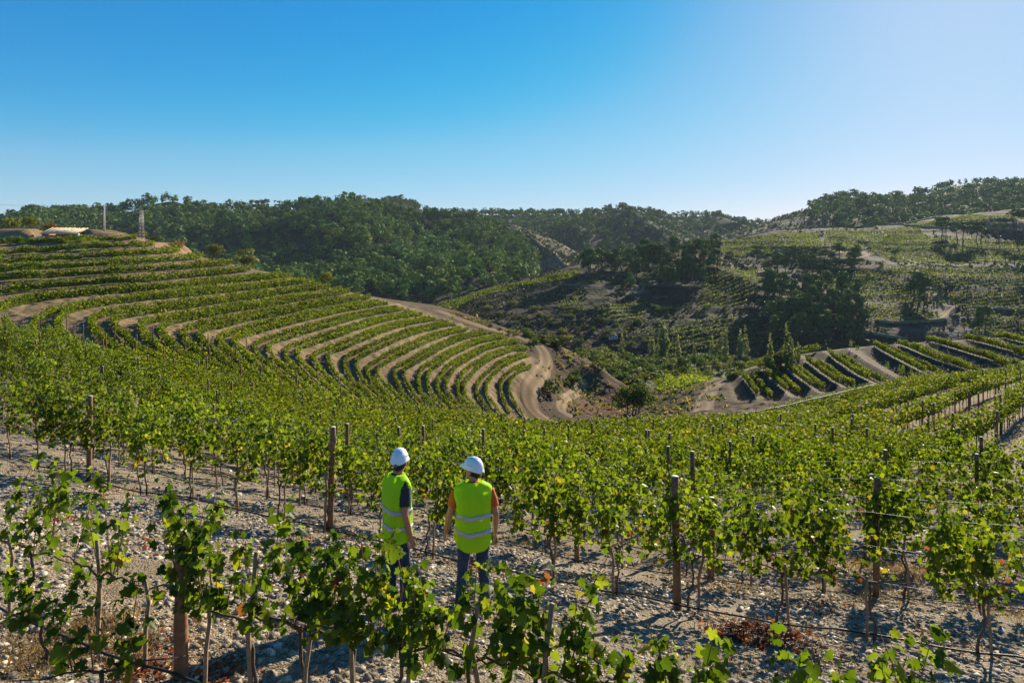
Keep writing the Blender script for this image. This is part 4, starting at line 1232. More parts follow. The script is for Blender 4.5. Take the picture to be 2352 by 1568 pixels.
bare_A = lambda px, t, p: ~((np.hypot((px - 385) / 38, (t - .98) / .08) < 1) & (rng.random(len(px)) < .8)) & (fbm(p[:, 0] / 22, p[:, 1] / 22, 88) > .30)
forest('forest', HA, 3700, 10.5, -150, 1235, .0, 1.02, 'dense dark green pine forest covering the big hill left of centre', keep=bare_A, ridge_n=220, gain=1.05)
forest('forest', HC, 2400, 11, 830, 1840, .02, 1.02, 'blue-green forest on the far ridge behind the centre', nk=60, size=.16, ridge_n=300, keep=lambda px, t, p: np.hypot((px - 1330) / 24, (t - .93) / .06) > 1)
forest('forest', HD, 1700, 10.5, 1860, 2640, .02, 1.01, 'forest on the high hill at the upper right', nk=60, size=.16, ridge_n=150,
       keep=lambda px, t, p: (np.hypot((px - 2040) / 62, (t - .95) / .13) > 1) & (np.hypot((px - 2208) / 85, (t - .90) / .09) > 1) & ((px > 1930) | (t > .62) | (rng.random(len(px)) < .25)))
forest('scattered_trees', HB, 260, 3.6, 1150, 1415, .05, .98, 'low scrub dotted over the bare tawny hill', nk=30, size=.25, base=OAK, gain=.8)
forest('scattered_trees', HD, 260, 3.0, 1640, 1900, .2, .98, 'low scrub on the bare slope of the high right hill', nk=26, size=.26, base=OAK, gain=.7)
forest('forest', HE, 700, 9, -280, 300, .45, .99, 'hazy woodland on the distant ridge at the far left', nk=26, size=.24)

# ------------------------------------------------------------------ opposite hillside
def opp_col(px, t, p):
    n = fbm(p[:, 0] / 9, p[:, 1] / 9, 6)[:, None]; n2 = fbm(p[:, 0] / 45, p[:, 1] / 45, 16)[:, None]
    c = np.array([.044, .031, .016]) * (.35 + 1.3 * n)  # soil kept very dark: the slope's shade is part of this colour
    g = sstep(.36, .56, n2)
    c = c * (1 - .75 * g) + .75 * g * np.array([.028, .038, .014]) * (.5 + n)
    ph = (p[:, 2] + 3.0 * fbm(p[:, 0] / 70, p[:, 1] / 70, 19)) / 4.6; fr = ph - np.floor(ph)
    st = ((fr > .86)[:, None] & (fbm(p[:, 0] / 40, p[:, 1] / 40, 29) > .45)[:, None])
    c = np.where(st, np.array([.17, .12, .065]) * (.6 + .8 * n), c)
    py = 590 - F * p[:, 2] / p[:, 1]
    for poly, cc in (([(1908, 576), (1960, 562), (2000, 585), (1950, 588)], (.25, .155, .08)), ([(2020, 622), (2085, 640), (2070, 652)], (.26, .165, .085)),
                     ([(2110, 656), (2150, 660), (2200, 700), (2160, 735), (2125, 690)], (.27, .18, .085)), ([(1450, 660), (1475, 655), (1490, 672), (1440, 676)], (.25, .195, .115)),
                     ([(2010, 512), (2130, 500), (2352, 490), (2420, 500), (2352, 530), (2050, 522)], (.21, .135, .07)), ([(2020, 745), (2200, 740), (2300, 760), (2250, 785), (2040, 765)], (.11, .095, .075))):
        k = poly_mask(px, py, poly, 5.0)[:, None]
        c = c * (1 - k) + k * np.array(cc) * (.55 + .9 * n)
    for poly in FIELD_PX:
        k = poly_mask(px, py, poly, 3.0)[:, None]
        c = c * (1 - k) + k * np.array([.034, .040, .015]) * (.6 + .8 * n)
    return c
FIELD_PX = [[(1628, 562), (1700, 546), (1880, 534), (1890, 574), (1760, 588), (1650, 584)], [(1900, 528), (2110, 522), (2130, 545), (1960, 575), (1890, 560)], [(2040, 540), (2352, 556), (2420, 575), (2420, 610), (2060, 604), (1990, 580)], [(2060, 516), (2200, 499), (2352, 489), (2430, 486), (2430, 505), (2300, 508), (2150, 520)], [(1880, 640), (1985, 618), (2060, 640), (2120, 672), (2140, 700), (1980, 690), (1900, 672)], [(1990, 698), (2130, 712), (2165, 732), (2110, 752), (1990, 744)], [(2095, 614), (2430, 624), (2430, 666), (2200, 662), (2120, 640)], [(2150, 672), (2430, 674), (2430, 722), (2215, 712)], [(2225, 724), (2430, 730), (2430, 772), (2240, 768)], [(2000, 625), (2100, 612), (2170, 640), (2160, 665), (2080, 640)], [(1620, 640), (1740, 618), (1745, 650), (1700, 705), (1600, 712)], [(1560, 742), (1640, 728), (1730, 745), (1760, 800), (1640, 830), (1530, 822), (1530, 770)], [(1408, 700), (1490, 690), (1480, 730), (1440, 745), (1370, 735)], [(1420, 748), (1520, 752), (1530, 785), (1430, 790)], [(985, 704), (1140, 660), (1325, 620), (1335, 636), (1190, 662), (1085, 690), (1050, 712)], [(1290, 690), (1340, 680), (1345, 715), (1280, 735)]]
HO = Hill('opposite_hillside', [(900, 702, 350), (940, 697, 360), (1000, 693, 370), (1140, 653, 400), (1330, 612, 440), (1450, 597, 470), (1540, 575, 500), (1620, 556, 520), (1800, 527, 560), (2000, 519, 580), (2130, 503, 600), (2250, 487, 620), (2352, 480, 640), (2650, 468, 660)],
    [(900, 725, 300), (1000, 745, 295), (1200, 800, 288), (1400, 835, 282), (1600, 842, 282), (1800, 840, 285), (2000, 815, 290), (2352, 800, 295), (2650, 800, 295)],
    opp_col, amp=5, wl=75, gam=.80, nu=420, nt_=150, seed=71, spur=8, step=.8)
FIELDS = []
def field(poly, hill, label, rowgap=3.9, gap=1.15, size=.70, nk=6, gain=1.0, base=None, along=None, heightm=.85, jitter=.07):
    """block of bush vines in lines across the slope"""
    poly = np.array(poly, float)
    w3 = hill.at(poly[:, 0], poly[:, 1]) if hill is not None else cast(poly, H0, 108, 300)[0]
    c0 = w3[:, :2].mean(0)
    if along is None: along = .15
    ca, sa = math.cos(along), math.sin(along)
    q = (w3[:, :2] - c0) @ np.array([[ca, -sa], [sa, ca]])
    a, b = np.meshgrid(np.arange(q[:, 0].min(), q[:, 0].max(), gap), np.arange(q[:, 1].min(), q[:, 1].max(), rowgap))
    a = a.ravel() + rng.normal(size=a.size) * jitter * gap; b = b.ravel() + rng.normal(size=b.size) * jitter * rowgap
    x = c0[0] + a * ca - b * sa; y = c0[1] + a * sa + b * ca
    m = (poly_mask(x, y, w3[:, :2], .01) > .5) & (rng.random(len(x)) < .93)
    x, y = x[m], y[m]
    if hill is not None:
        px = 1176 + F * x / y
        rs = lambda A, k: np.interp(px, A[:, 0], A[:, k])
        t = (y - rs(hill.Fo, 2)) / (rs(hill.R, 2) - rs(hill.Fo, 2))
        z = hill.pos(px, t)[:, 2]
    else:
        z = H0(x, y)
    n = len(x)
    cen = np.repeat(np.c_[x, y, z], nk, 0) + np.c_[rng.normal(size=(n * nk, 2)) * .33, heightm * (.25 + .75 * rng.random(n * nk))]
    v, f = kites(cen, size, flat=.2)
    c = np.repeat(np.repeat((.8 + .4 * rng.random((n, 1))), nk, 0) * leaf_cols(n * nk, .05, .0, gain * .78), 4, 0)
    if hill is not None: FIELDS.append(w3[:, :2])
    me = mesh_np('vineyard_block', v, f, M['row_leaf'], False, c)
    tag(link('vineyard_block', me), label, 'vineyard', 'vineyard blocks on the opposite hillside' if hill is not None else None, 'stuff')
field([(1628, 562), (1700, 546), (1880, 534), (1890, 574), (1760, 588), (1650, 584)], HO, 'vineyard block high on the crest of the opposite hillside, left of the umbrella pines', gain=1.5)
field([(1900, 528), (2110, 522), (2130, 545), (1960, 575), (1890, 560)], HO, 'vineyard block along the crest right of the first crest block', gain=1.4)
field([(2040, 540), (2352, 556), (2420, 575), (2420, 610), (2060, 604), (1990, 580)], HO, 'broad vineyard block below the umbrella pines on the right', gain=1.3)
field([(2060, 516), (2200, 499), (2352, 489), (2430, 486), (2430, 505), (2300, 508), (2150, 520)], HO, 'vineyard block on top of the crest behind the umbrella pines', gain=1.5)
field([(1880, 640), (1985, 618), (2060, 640), (2120, 672), (2140, 700), (1980, 690), (1900, 672)], HO, 'vineyard block on the rounded shoulder below the pines, right', gain=1.6)
field([(1990, 698), (2130, 712), (2165, 732), (2110, 752), (1990, 744)], HO, 'lower vineyard block on the shoulder above the pale farm track', gain=1.4)
field([(2095, 614), (2430, 624), (2430, 666), (2200, 662), (2120, 640)], HO, 'vineyard terrace in the ravine at the right edge, upper', gain=1.2)
field([(2150, 672), (2430, 674), (2430, 722), (2215, 712)], HO, 'vineyard terrace in the ravine at the right edge, middle', gain=1.2)
field([(2225, 724), (2430, 730), (2430, 772), (2240, 768)], HO, 'vineyard terrace in the ravine at the right edge, lowest', gain=1.3)
field([(2000, 625), (2100, 612), (2170, 640), (2160, 665), (2080, 640)], HO, 'narrow vineyard block above the rounded shoulder', gain=1.3)
field([(1620, 640), (1740, 618), (1745, 650), (1700, 705), (1600, 712)], HO, 'sloping vineyard block between dark trees in the middle of the opposite hillside', along=.5, gain=1.4)
field([(1560, 742), (1640, 728), (1730, 745), (1760, 800), (1640, 830), (1530, 822), (1530, 770)], HO, 'large dotted vineyard block behind the poplars', along=.35, gain=1.7)
field([(1408, 700), (1490, 690), (1480, 730), (1440, 745), (1370, 735)], HO, 'small bright green vineyard block above the white house', along=.6, gain=1.7)
field([(1420, 748), (1520, 752), (1530, 785), (1430, 790)], HO, 'green vineyard block directly behind the white house', gain=1.1)
field([(985, 704), (1140, 660), (1325, 620), (1335, 636), (1190, 662), (1085, 690), (1050, 712)], HO, 'sunlit strip of vines along the left crest of the opposite hillside', rowgap=1.8, gap=1.1, nk=7, gain=1.7)
field([(1290, 690), (1340, 680), (1345, 715), (1280, 735)], HO, 'faint vineyard block on the shaded slope left', gain=1.2)
# tracks cut across the hillside
R4 = lambda L: [(1693.4 + x * .282, 376.3 + y * .282) for x, y in L]
def hill_track(pts, wid, label=None):
    q = resample(spline(pts, 8), 6)
    w3 = resample(HO.at(q[:, 0], q[:, 1]), 2.0)
    w3[:, 2] = np.convolve(np.pad(w3[:, 2], 3, 'edge'), np.ones(7) / 7, 'valid')
    t = np.gradient(w3[:, :2], axis=0); t /= np.linalg.norm(t, axis=1, keepdims=True) + 1e-9
    nr = np.stack([-t[:, 1], t[:, 0]], 1)
    v = []
    for o in (-1, -.4, .4, 1):
        v.append(np.c_[w3[:, :2] + nr * o * wid, w3[:, 2] + (.55 if abs(o) < .9 else -.6)])
    v = np.stack(v, 1).reshape(-1, 3)
    c = np.array([.30, .205, .115]) * (.7 + .6 * fbm(v[:, 0] / 4, v[:, 1] / 4, 4)[:, None])
    tag(link('farm_track', mesh_np('farm_track', v, grid_faces(4, len(w3), 0), M['road'], False, c)), kind='structure')
for L in ([(0, 550), (750, 505), (1150, 490), (1450, 445), (1750, 400)], [(1170, 492), (1350, 500), (1600, 520), (2000, 530), (2400, 552)], [(980, 630), (1300, 660), (1700, 662), (2000, 700), (2250, 715)],
          [(500, 790), (950, 780), (1100, 745), (1300, 770), (1500, 820), (1900, 848), (2400, 862)], [(770, 855), (1100, 868), (1250, 880)], [(1080, 965), (1250, 980), (1420, 1000)],
          [(1140, 1285), (1400, 1290), (1650, 1275), (1760, 1180), (1800, 1157), (2000, 1170), (2400, 1205)], [(860, 1310), (1020, 1360), (1200, 1400), (1400, 1440)], [(1130, 500), (1170, 545), (1220, 600)], [(1700, 975), (2000, 970), (2400, 985)]):
    hill_track(R4(L), 2.0)
def scrub(name, hill, n, px0, px1, t0, t1, size, label, cols, nk=4, seed=1, dens=None):
    px = px0 + (px1 - px0) * rng.random(n); t = t0 + (t1 - t0) * rng.random(n)
    p = hill.pos(px, t)
    k = fbm(p[:, 0] / 16, p[:, 1] / 16, seed) > .40 + .12 * rng.random(n)
    if hill is HO:
        k &= ~((px > 2030) & (t > .82))
        for q in FIELDS: k &= poly_mask(p[:, 0], p[:, 1], q, .5) < .5
    p = p[k]; n = len(p); sz = size * (.5 + rng.random(n))
    cen = np.repeat(p, nk, 0) + rng.normal(size=(n * nk, 3)) * np.repeat(sz, nk)[:, None] * .35
    cen[:, 2] += np.repeat(sz, nk) * .3
    v, f = kites(cen, np.repeat(sz, nk), flat=.2)
    c = np.repeat(np.repeat(np.asarray(cols)[rng.integers(0, len(cols), n)] * (.6 + .7 * rng.random((n, 1))), nk, 0), 4, 0)
    tag(link(name, mesh_np(name, v, f, M['pine_leaf'], False, c)), label, 'scrub', None, 'stuff')
scrub('scrub', HO, 8000, 920, 2500, .0, .99, 1.25, 'low dark scrub and weeds covering the opposite hillside', [[.045, .06, .022], [.06, .07, .028], [.035, .048, .02], [.09, .085, .04]])
scrub('scrub', HB, 1300, 1150, 1415, .05, .98, 2.0, 'low scrub over the bare tawny hill', [[.05, .062, .028], [.07, .075, .035]], seed=5)
scrub('scrub', HD, 1500, 1640, 1930, .1, .98, 2.0, 'low scrub over the bare slope of the high right hill', [[.05, .062, .028], [.07, .075, .035]], seed=6)
def weeds(n, poly, d0, d1, size, label, cols, seed):
    w3 = cast(np.array(poly, float), H0, d0, d1)[0][:, :2]
    r = np.random.default_rng(seed)
    x = w3[:, 0].min() + np.ptp(w3[:, 0]) * r.random(n); y = w3[:, 1].min() + np.ptp(w3[:, 1]) * r.random(n)
    k = (poly_mask(x, y, w3, .5) > .5) & (fbm(x * .35, y * .35, seed) > .38 + .2 * r.random(n))
    for L, wd in ROADS: k &= near_line(x, y, L[::2]) > wd + .1
    k &= poly_mask(x, y, SPUR_POLY, .5) < .5
    x, y = x[k], y[k]; n = len(x); nk = 5
    s = size * (.4 + r.random(n))
    cen = np.repeat(np.c_[x, y, H(x, y)], nk, 0) + r.normal(size=(n * nk, 3)) * np.repeat(s, nk)[:, None] * .35
    cen[:, 2] += np.repeat(s, nk) * .25
    v, f = kites(cen, np.repeat(s, nk) * .8)
    c = np.repeat(np.repeat(np.asarray(cols)[r.integers(0, len(cols), n)] * (.6 + .7 * r.random((n, 1))), nk, 0), 4, 0)
    tag(link('weeds', mesh_np('weeds', v, f, M['row_leaf'], False, c)), label, 'weeds', None, 'stuff')
weeds(5200, [(980, 712), (1100, 728), (1170, 758), (1245, 778), (1320, 810), (1380, 850), (1420, 905), (1500, 890), (1640, 880), (1680, 935), (1500, 985), (1230, 985), (1215, 930), (1240, 840), (1150, 780)], 78, 150, .42,
      'weeds and tufts on the bare earth around the dirt road in the valley', [[.07, .09, .02], [.16, .13, .05], [.20, .15, .07], [.05, .07, .02], [.10, .12, .025]], 12)
# young vines in the valley, by the big tree
field([(1505, 850), (1560, 845), (1622, 860), (1636, 871), (1600, 884), (1560, 896), (1512, 904)], None, 'bright yellow-green vineyard on the slope behind the big tree', rowgap=1.5, gap=.95, size=.5, nk=13, gain=1.5, along=.9, heightm=.8)
# ------------------------------------------------------------------ trees one can tell apart
def on_hill(px, py, h=HO): return h.at(px, py)[0]
def on_ground(px, py, d0=60, d1=330): return cast(np.array([[px, py]]), H0, d0, d1)[0][0]
def set_trees(kind, name, pts, label, cat, group, hill=HO, wide=1.0, ground=False):
    """pts: (px, py of the base, height in photograph pixels)"""
    pts = sorted(pts)
    if hill is HO and not ground and len(pts) > 25:
        w3 = HO.at([a[0] for a in pts], [a[1] for a in pts]); k = np.ones(len(pts), bool)
        for fq in FIELDS: k &= poly_mask(w3[:, 0], w3[:, 1], fq, .5) < .5
        pts = [a for a, b in zip(pts, k) if b]
    for q, (px, py, hp) in enumerate(pts):
        p = on_ground(px, py) if ground else on_hill(px, py, hill)
        h = hp / F * p[1]
        k = kind if isinstance(kind, str) else rnd.choice(kind)
        tree(k, name, p[0], p[1], p[2] - .1, h, label % ordw(q + 1), cat, group, wide * rnd.uniform(.85, 1.15))
set_trees('umbrella', 'umbrella_pine', [(2163, 545, 48), (2200, 556, 50), (2212, 560, 46), (2172, 550, 44), (2242, 556, 50), (2252, 560, 42), (2294, 552, 42), (2352, 548, 70), (2330, 520, 40), (2395, 560, 60), (2185, 600, 42)],
          'dark umbrella pine, %s from the left in the row on the crest at right', 'tree', 'umbrella pines on the crest', wide=1.25)
def scatter(n, x0, x1, y0, y1, h0, h1, seed, slope=0.0):
    r = random.Random(seed)
    return [(x, y0 + (y1 - y0) * r.random() + slope * (x - x0), r.uniform(h0, h1)) for x in [r.uniform(x0, x1) for _ in range(n)]]
set_trees(('pine', 'pine', 'umbrella'), 'pine_tree', scatter(44, 1345, 1660, 622, 640, 38, 62, 1, -.12), 'dark pine, %s from the left in the wood along the crest, centre', 'tree', 'pines along the crest, centre', wide=1.0)
set_trees('pine', 'pine_tree', scatter(44, 1440, 1700, 622, 672, 32, 56, 2, -.05), 'dark pine, %s from the left in the wood just below the crest, centre', 'tree', 'pines below the crest, centre', wide=1.0)
set_trees('pine', 'pine_tree', scatter(30, 1720, 2000, 590, 640, 28, 48, 3), 'dark pine, %s from the left in the band across the upper opposite hillside', 'tree', 'pines across the upper hillside', wide=1.3)
set_trees('pine', 'pine_tree', scatter(85, 1755, 1990, 672, 797, 34, 60, 4), 'dark pine, %s from the left in the big shaded wood on the opposite hillside', 'tree', 'pines in the big shaded wood', wide=1.05)
set_trees('pine', 'pine_tree', [(2100, 688, 62), (2112, 694, 68), (2126, 690, 56), (2262, 770, 62), (2250, 772, 48), (2330, 610, 34), (2310, 606, 30), (2350, 640, 40)], 'dark pine standing alone on the right of the opposite hillside, %s from the left', 'tree', 'single pines at right', wide=1.3)
set_trees(('olive', 'round'), 'tree', [(2195, 706, 30), (2055, 592, 26), (2120, 640, 20), (1990, 640, 20), (2335, 735, 20), (2215, 760, 20)], 'small pale green tree on the terraces of the opposite hillside, %s from the left', 'tree', 'small trees on the opposite hillside')
set_trees(('bush', 'bush', 'gold_bush'), 'bush', scatter(60, 1080, 1560, 700, 800, 8, 18, 6) + scatter(50, 1560, 2300, 600, 770, 8, 15, 7), 'small bush on the opposite hillside, %s from the left', 'bush', 'bushes on the opposite hillside', wide=1.2)
# poplars and streamside trees
set_trees('poplar', 'poplar', [(1429, 842, 78), (1497, 842, 87), (1519, 850, 119), (1527, 850, 114), (1557, 846, 80), (1594, 842, 59), (1636, 842, 71), (1647, 842, 64), (1658, 842, 85), (1667, 845, 94), (1700, 848, 92), (1711, 846, 98), (1769, 850, 85), (1808, 848, 108), (1818, 848, 80), (1834, 842, 59)],
          'slender poplar, %s from the left in the row along the valley floor', 'tree', 'poplars along the valley floor', ground=True, wide=1.0)
set_trees(('round', 'round', 'olive'), 'tree', scatter(46, 1430, 1810, 845, 868, 26, 48, 8, -.02), 'rounded green tree among the poplars, %s from the left', 'tree', 'trees along the valley stream', ground=True, wide=1.25)
set_trees(('bush', 'bush', 'olive', 'gold_bush'), 'bush', scatter(20, 1480, 1780, 862, 872, 14, 24, 18), 'streamside bush below the poplars, %s from the left', 'bush', 'bushes along the valley stream', ground=True, wide=1.4)
# bushes on the slope right of the dirt road
r_ = random.Random(5)
bl = []
for (x0, y0), (x1, y1), n, hh in (((1215, 778), (1300, 796), 12, 20), ((1290, 790), (1400, 832), 16, 26), ((1330, 812), (1430, 850), 14, 30), ((1385, 850), (1500, 872), 20, 34), ((1400, 830), (1470, 850), 10, 26), ((1120, 752), (1210, 776), 8, 12), ((1400, 880), (1470, 892), 8, 30)):
    for i in range(n):
        t = r_.random(); bl.append((x0 + (x1 - x0) * t + r_.uniform(-8, 8), y0 + (y1 - y0) * t + r_.uniform(-9, 9), hh * r_.uniform(.6, 1.1)))
set_trees(('bush', 'bush', 'gold_bush'), 'bush', bl, 'round bush on the slope right of the dirt road, %s from the left', 'bush', 'bushes right of the dirt road', ground=True, wide=1.35)
set_trees('bush', 'bush', [(1263, 903, 44), (1318, 880, 32), (1322, 862, 22), (1300, 885, 20), (1352, 908, 12), (1575, 890, 20), (1600, 868, 12), (1548, 905, 16)], 'green shrub by the dirt road and the ploughed field, %s from the left', 'bush', 'shrubs by the dirt road', ground=True)
set_trees('gold_bush', 'bush', [(x, 716 + (x - 930) * .30, r_.uniform(7, 14)) for x in (935, 960, 985, 1010, 1042, 905, 880)] + [(1000 + 18 * i, 742 + 3.5 * i, r_.uniform(6, 12)) for i in range(9)], 'low yellow-green bush on the bare ridge end of the left hill, %s from the left', 'bush', 'bushes on the ridge end', ground=True, wide=1.6)
# trees on the skyline of the left hill
def left_tree(kind, name, px, py, hp, label, wide=1.0, D=134, cat='tree'):
    p = P(px, py, D); h = hp / F * D
    z = float(H0(p[0], D)[0])
    tree(kind, name, p[0], D, min(z, p[2]) - .1, h + max(0, p[2] - z), label, cat, None, wide)
left_tree('yellow', 'tree', 22, 527, 32, 'bushy green tree at the left edge behind the dry bank', 1.2, 156)
left_tree('yellow', 'tree', 68, 530, 37, 'green tree left of the hut, second from the left edge', 1.25, 152)
left_tree('rust', 'tree', 112, 524, 22, 'brownish shrub behind the hut', 1.3, 158)
left_tree('gold_bush', 'bush', 150, 528, 14, 'low yellowish bush right behind the hut', 2.0, 156, 'bush')
left_tree('bush', 'bush', 222, 537, 18, 'dark green bush left of the white utility pole', 1.6, 148, 'bush')
left_tree('gold_bush', 'bush', 248, 540, 20, 'yellow-green bush at the foot of the white utility pole', 1.4, 144, 'bush')
left_tree('gold_bush', 'bush', 268, 545, 20, 'yellow-green bush right of the white utility pole', 1.4, 143, 'bush')
left_tree('round', 'tree', 301, 556, 22, 'small dark tree left of the lattice tower', 1.2, 142)
left_tree('olive', 'tree', 325, 553, 26, 'light green tree behind the lattice tower', 1.2, 144)
left_tree('round', 'tree', 357, 562, 24, 'dark round tree right of the lattice tower', 1.6, 142)
left_tree('rust', 'tree', 406, 574, 32, 'autumn tree turning orange, on the edge of the left hill', 1.2, 141)
left_tree('yellow', 'tree', 495, 598, 42, 'round tree with yellowing leaves on the edge of the left hill', 1.1, 138)
left_tree('olive', 'tree', 568, 612, 44, 'light green tree with a spreading crown on the edge of the left hill', 1.25, 136)
left_tree('yellow', 'tree', 748, 656, 38, 'small tree with a yellow-green crown alone on the ridge line', 1.05, 131)
left_tree('gold_bush', 'bush', 470, 593, 12, 'low bush beside the round yellowing tree', 2.0, 138, 'bush')
left_tree('bush', 'bush', 525, 606, 12, 'low bush between the two trees on the edge of the left hill', 2.0, 137, 'bush')
# big spreading tree in the valley
r = random.Random(77)
lm = [(a[0] * 1.15, a[1] * 1.1, a[2] * .95, a[3], a[4] * .8) for a in lumps_round(r, .50, .60, 22)] + [(.62, 0, .42, .2, .17), (.5, .1, .55, .2, .16), (-.58, 0, .36, .18, .15), (-.5, .1, .5, .2, .16)]
v, f, c = crown(7, lm, 2600, .062, [[.055, .09, .015], [.07, .11, .018], [.09, .13, .02], [.042, .07, .013]], inner=.35)
bigc = mesh_np('crown', v, f, M['tree_leaf'], False, c)
p = P(1455, 957, 101); hbig = 84 / F * 101
zb = float(H0(p[0], p[1])[0])
o = tag(empty('spreading_tree', (p[0], p[1], zb)), 'large spreading green tree standing alone at the valley bottom beside the ploughed field', 'tree')
o.scale = (hbig * .78, hbig * .78, hbig + (p[2] - zb))
link('crown', bigc, o); link('trunk', trunk_limbs(r, 1, .03, .42, .5, 5, 4), o)
# lone tiny pines on the far skylines
for px, py, D, hp, hill_lab in ((14, 498, 1690, 10, 'leftmost'), (70, 497, 1690, 9, 'second'), (88, 497, 1690, 12, 'third'), (115, 498, 1690, 10, 'fourth')):
    p = P(px, py + 1, D)
    tree('umbrella', 'umbrella_pine', p[0], p[1], p[2] - 1, hp / F * D * 1.3, '%s of the tiny umbrella pines on the distant far-left skyline' % hill_lab, 'tree', 'tiny pines on the skyline', 1.6)
for q, (px, py, hp) in enumerate(((1345, 495, 9), (1372, 492, 11), (1412, 488, 9), (1300, 497, 8), (1697, 505, 8))):
    p = P(px, py + 3, 1150)
    tree('umbrella', 'umbrella_pine', p[0], p[1], p[2] - 2, hp / F * 1150 * 1.5, '%s umbrella pine from the left standing out on the far central skyline' % ordw(q + 1), 'tree', 'tiny pines on the skyline', 1.5)

# ------------------------------------------------------------------ hut, house, poles
M['roof_tan'] = simple_mat('sheet_roof', (.55, .42, .27), .8, .2, 3)
M['pink_wall'] = simple_mat('pink_wall', (.45, .19, .13), .9, .2, 2)
M['white_wall'] = simple_mat('white_wall', (.72, .70, .66), .85, .15, 3)
M['dark'] = simple_mat('dark_interior', (.02, .015, .013), .9)
M['tile'] = simple_mat('red_tile', (.32, .10, .06), .85, .3, 2)
M['yellow'] = simple_mat('yellow_plastic', (.70, .50, .02), .5)
M['metal'] = simple_mat('galvanised', (.32, .30, .28), .5, .2, 5, metallic=.4)
M['concrete'] = simple_mat('concrete_pole', (.55, .53, .50), .85, .15, 3)
def hut():
    D = 132.0; s = D / F
    x0, x1 = (96 - 1176) * s, (176 - 1176) * s
    zb = (590 - 556) / F * D; zt = (590 - 538) / F * D
    o = tag(empty('hut', ((x0 + x1) / 2, D, zb)), 'low hut with a tan sloping sheet roof and pink wall, set in the dry bank', 'hut')
    W = x1 - x0; h = zt - zb; dep = 4.5
    mb = MB(); mb.box((-W * .16, 0.1, h * .42), (W * .60, .2, h * 1.0)); mb.box((W * .46, .1, h * .42), (W * .07, .22, h)); mb.box((0, dep, h * .5), (W * .98, .2, h * 1.5)); mb.box((-W * .49, dep / 2, h * .5), (.2, dep, h * 1.2)); mb.box((W * .49, dep / 2, h * .5), (.2, dep, h * 1.2))
    link('wall', mb.mesh('wall', M['pink_wall']), o)
    mb = MB(); mb.box((W * .29, .9, h * .4), (W * .28, .2, h)); link('doorway', mb.mesh('doorway', M['dark']), o)
    mb = MB()
    v = [(-W * .5, -.55, h * 1.02), (W * .55, -.55, h * .98), (W * .42, dep, h * 1.85), (-W * .62, dep, h * 1.9)]
    mb.add(v + [(a, b, c + .09) for a, b, c in v], [(3, 2, 1, 0), (4, 5, 6, 7), (0, 1, 5, 4), (1, 2, 6, 5), (2, 3, 7, 6), (3, 0, 4, 7)])
    rf = link('roof', mb.mesh('roof', M['roof_tan']), o)
    mb = MB()
    for i in range(9):
        t = i / 8
        a = np.array(v[0]) * (1 - t) + np.array(v[1]) * t; b = np.array(v[3]) * (1 - t) + np.array(v[2]) * t
        mb.tube([a + [0, 0, .12], b + [0, 0, .12]], .05, 4)
    link('roof_rib', mb.mesh('roof_rib', M['roof_tan']), rf)
    mb = MB(); mb.box((W * .56, -.2, h * .3), (.35, .5, h * 1.5)); mb.box((-W * .55, -.2, h * .3), (.8, .6, h * .9)); link('pillar', mb.mesh('pillar', M['white_wall']), o)
    mb = MB(); mb.tube([(0, 0, -.5), (0, 0, .0), (0, 0, .1), (0, 0, 1.0), (0, 0, 1.05)], [.5, .5, .56, .56, .45], 12)
    b = tag(link('barrel', mb.mesh('barrel', M['yellow'], True), None, ((161 - 1176) * s, D - 1.6, (590 - 563) / F * D)), 'bright yellow barrel standing in front of the hut doorway', 'barrel')
    mb = MB(); mb.tube([(0, 0, 1.05), (0, 0, 1.1)], [.3, .3], 10); link('lid', mb.mesh('lid', M['yellow']), b)
hut()
# dry bank behind the hut
def mound():
    xs = np.linspace(-130, -68, 60); ys = np.linspace(126, 160, 26)
    X, Y = np.meshgrid(xs, ys); x, y = X.ravel(), Y.ravel()
    px = 1176 + F * x / y
    top = np.interp(px, [-200, 0, 85, 95, 175, 185, 260, 340], [528, 528, 528, 533, 533, 527, 538, 556])
    zt = (590 - top) / F * 142
    k = sstep(129, 136, y) * (1 - sstep(150, 160, y)) * sstep(-68, -74, x)
    inh = ((px > 85) & (px < 188) & (y < 139))
    z = H0(x, y) - .4 + np.where(inh, 0, k) * np.maximum(0, zt - H0(x, y) + .4) + (fbm(x * .6, y * .6, 9) - .5) * .4
    c = np.array([.37, .24, .13]) * (.6 + .8 * fbm(x * .5, y * .9, 10)[:, None])
    tag(link('dry_bank', mesh_np('dry_bank', np.c_[x, y, z], grid_faces(60, 26, 0), M['ground'], True, c)), kind='structure')
mound()
def upole(px, top, bot, D, r, label, mat):
    p0, p1 = P(px, bot, D), P(px, top, D)
    p0[2] = min(p0[2], float(H0(p0[0], D)[0])) - .3
    mb = MB(); mb.tube([(0, 0, 0), (0, 0, (p1[2] - p0[2]) * .5), (0, 0, p1[2] - p0[2])], [r, r * .8, r * .55], 10)
    o = tag(link('utility_pole', mb.mesh('utility_pole', mat, True), None, p0), label, 'pole')
    mb = MB(); mb.box((0, 0, p1[2] - p0[2] - .3), (1.0, .08, .09)); link('crossarm', mb.mesh('crossarm', M['metal']), o)
    for s in (-.42, .42):
        mb = MB(); mb.tube([(s, 0, p1[2] - p0[2] - .25), (s, 0, p1[2] - p0[2] - .15), (s, 0, p1[2] - p0[2] - .05)], [.05, .07, .03], 6); link('insulator', mb.mesh('insulator', M['white_wall']), o)
    return p1
pt = upole(239.5, 470, 530, 140, .20, 'tall white utility pole on the skyline of the left hill', M['concrete'])
upole(236, 482, 524, 152, .17, 'brown wooden utility pole close behind the white one', M['post'])
pa, pb = pt + np.array([0, 0, -.2]), P(-140, 460, 150)
n = 24; t = np.linspace(0, 1, n)[:, None]
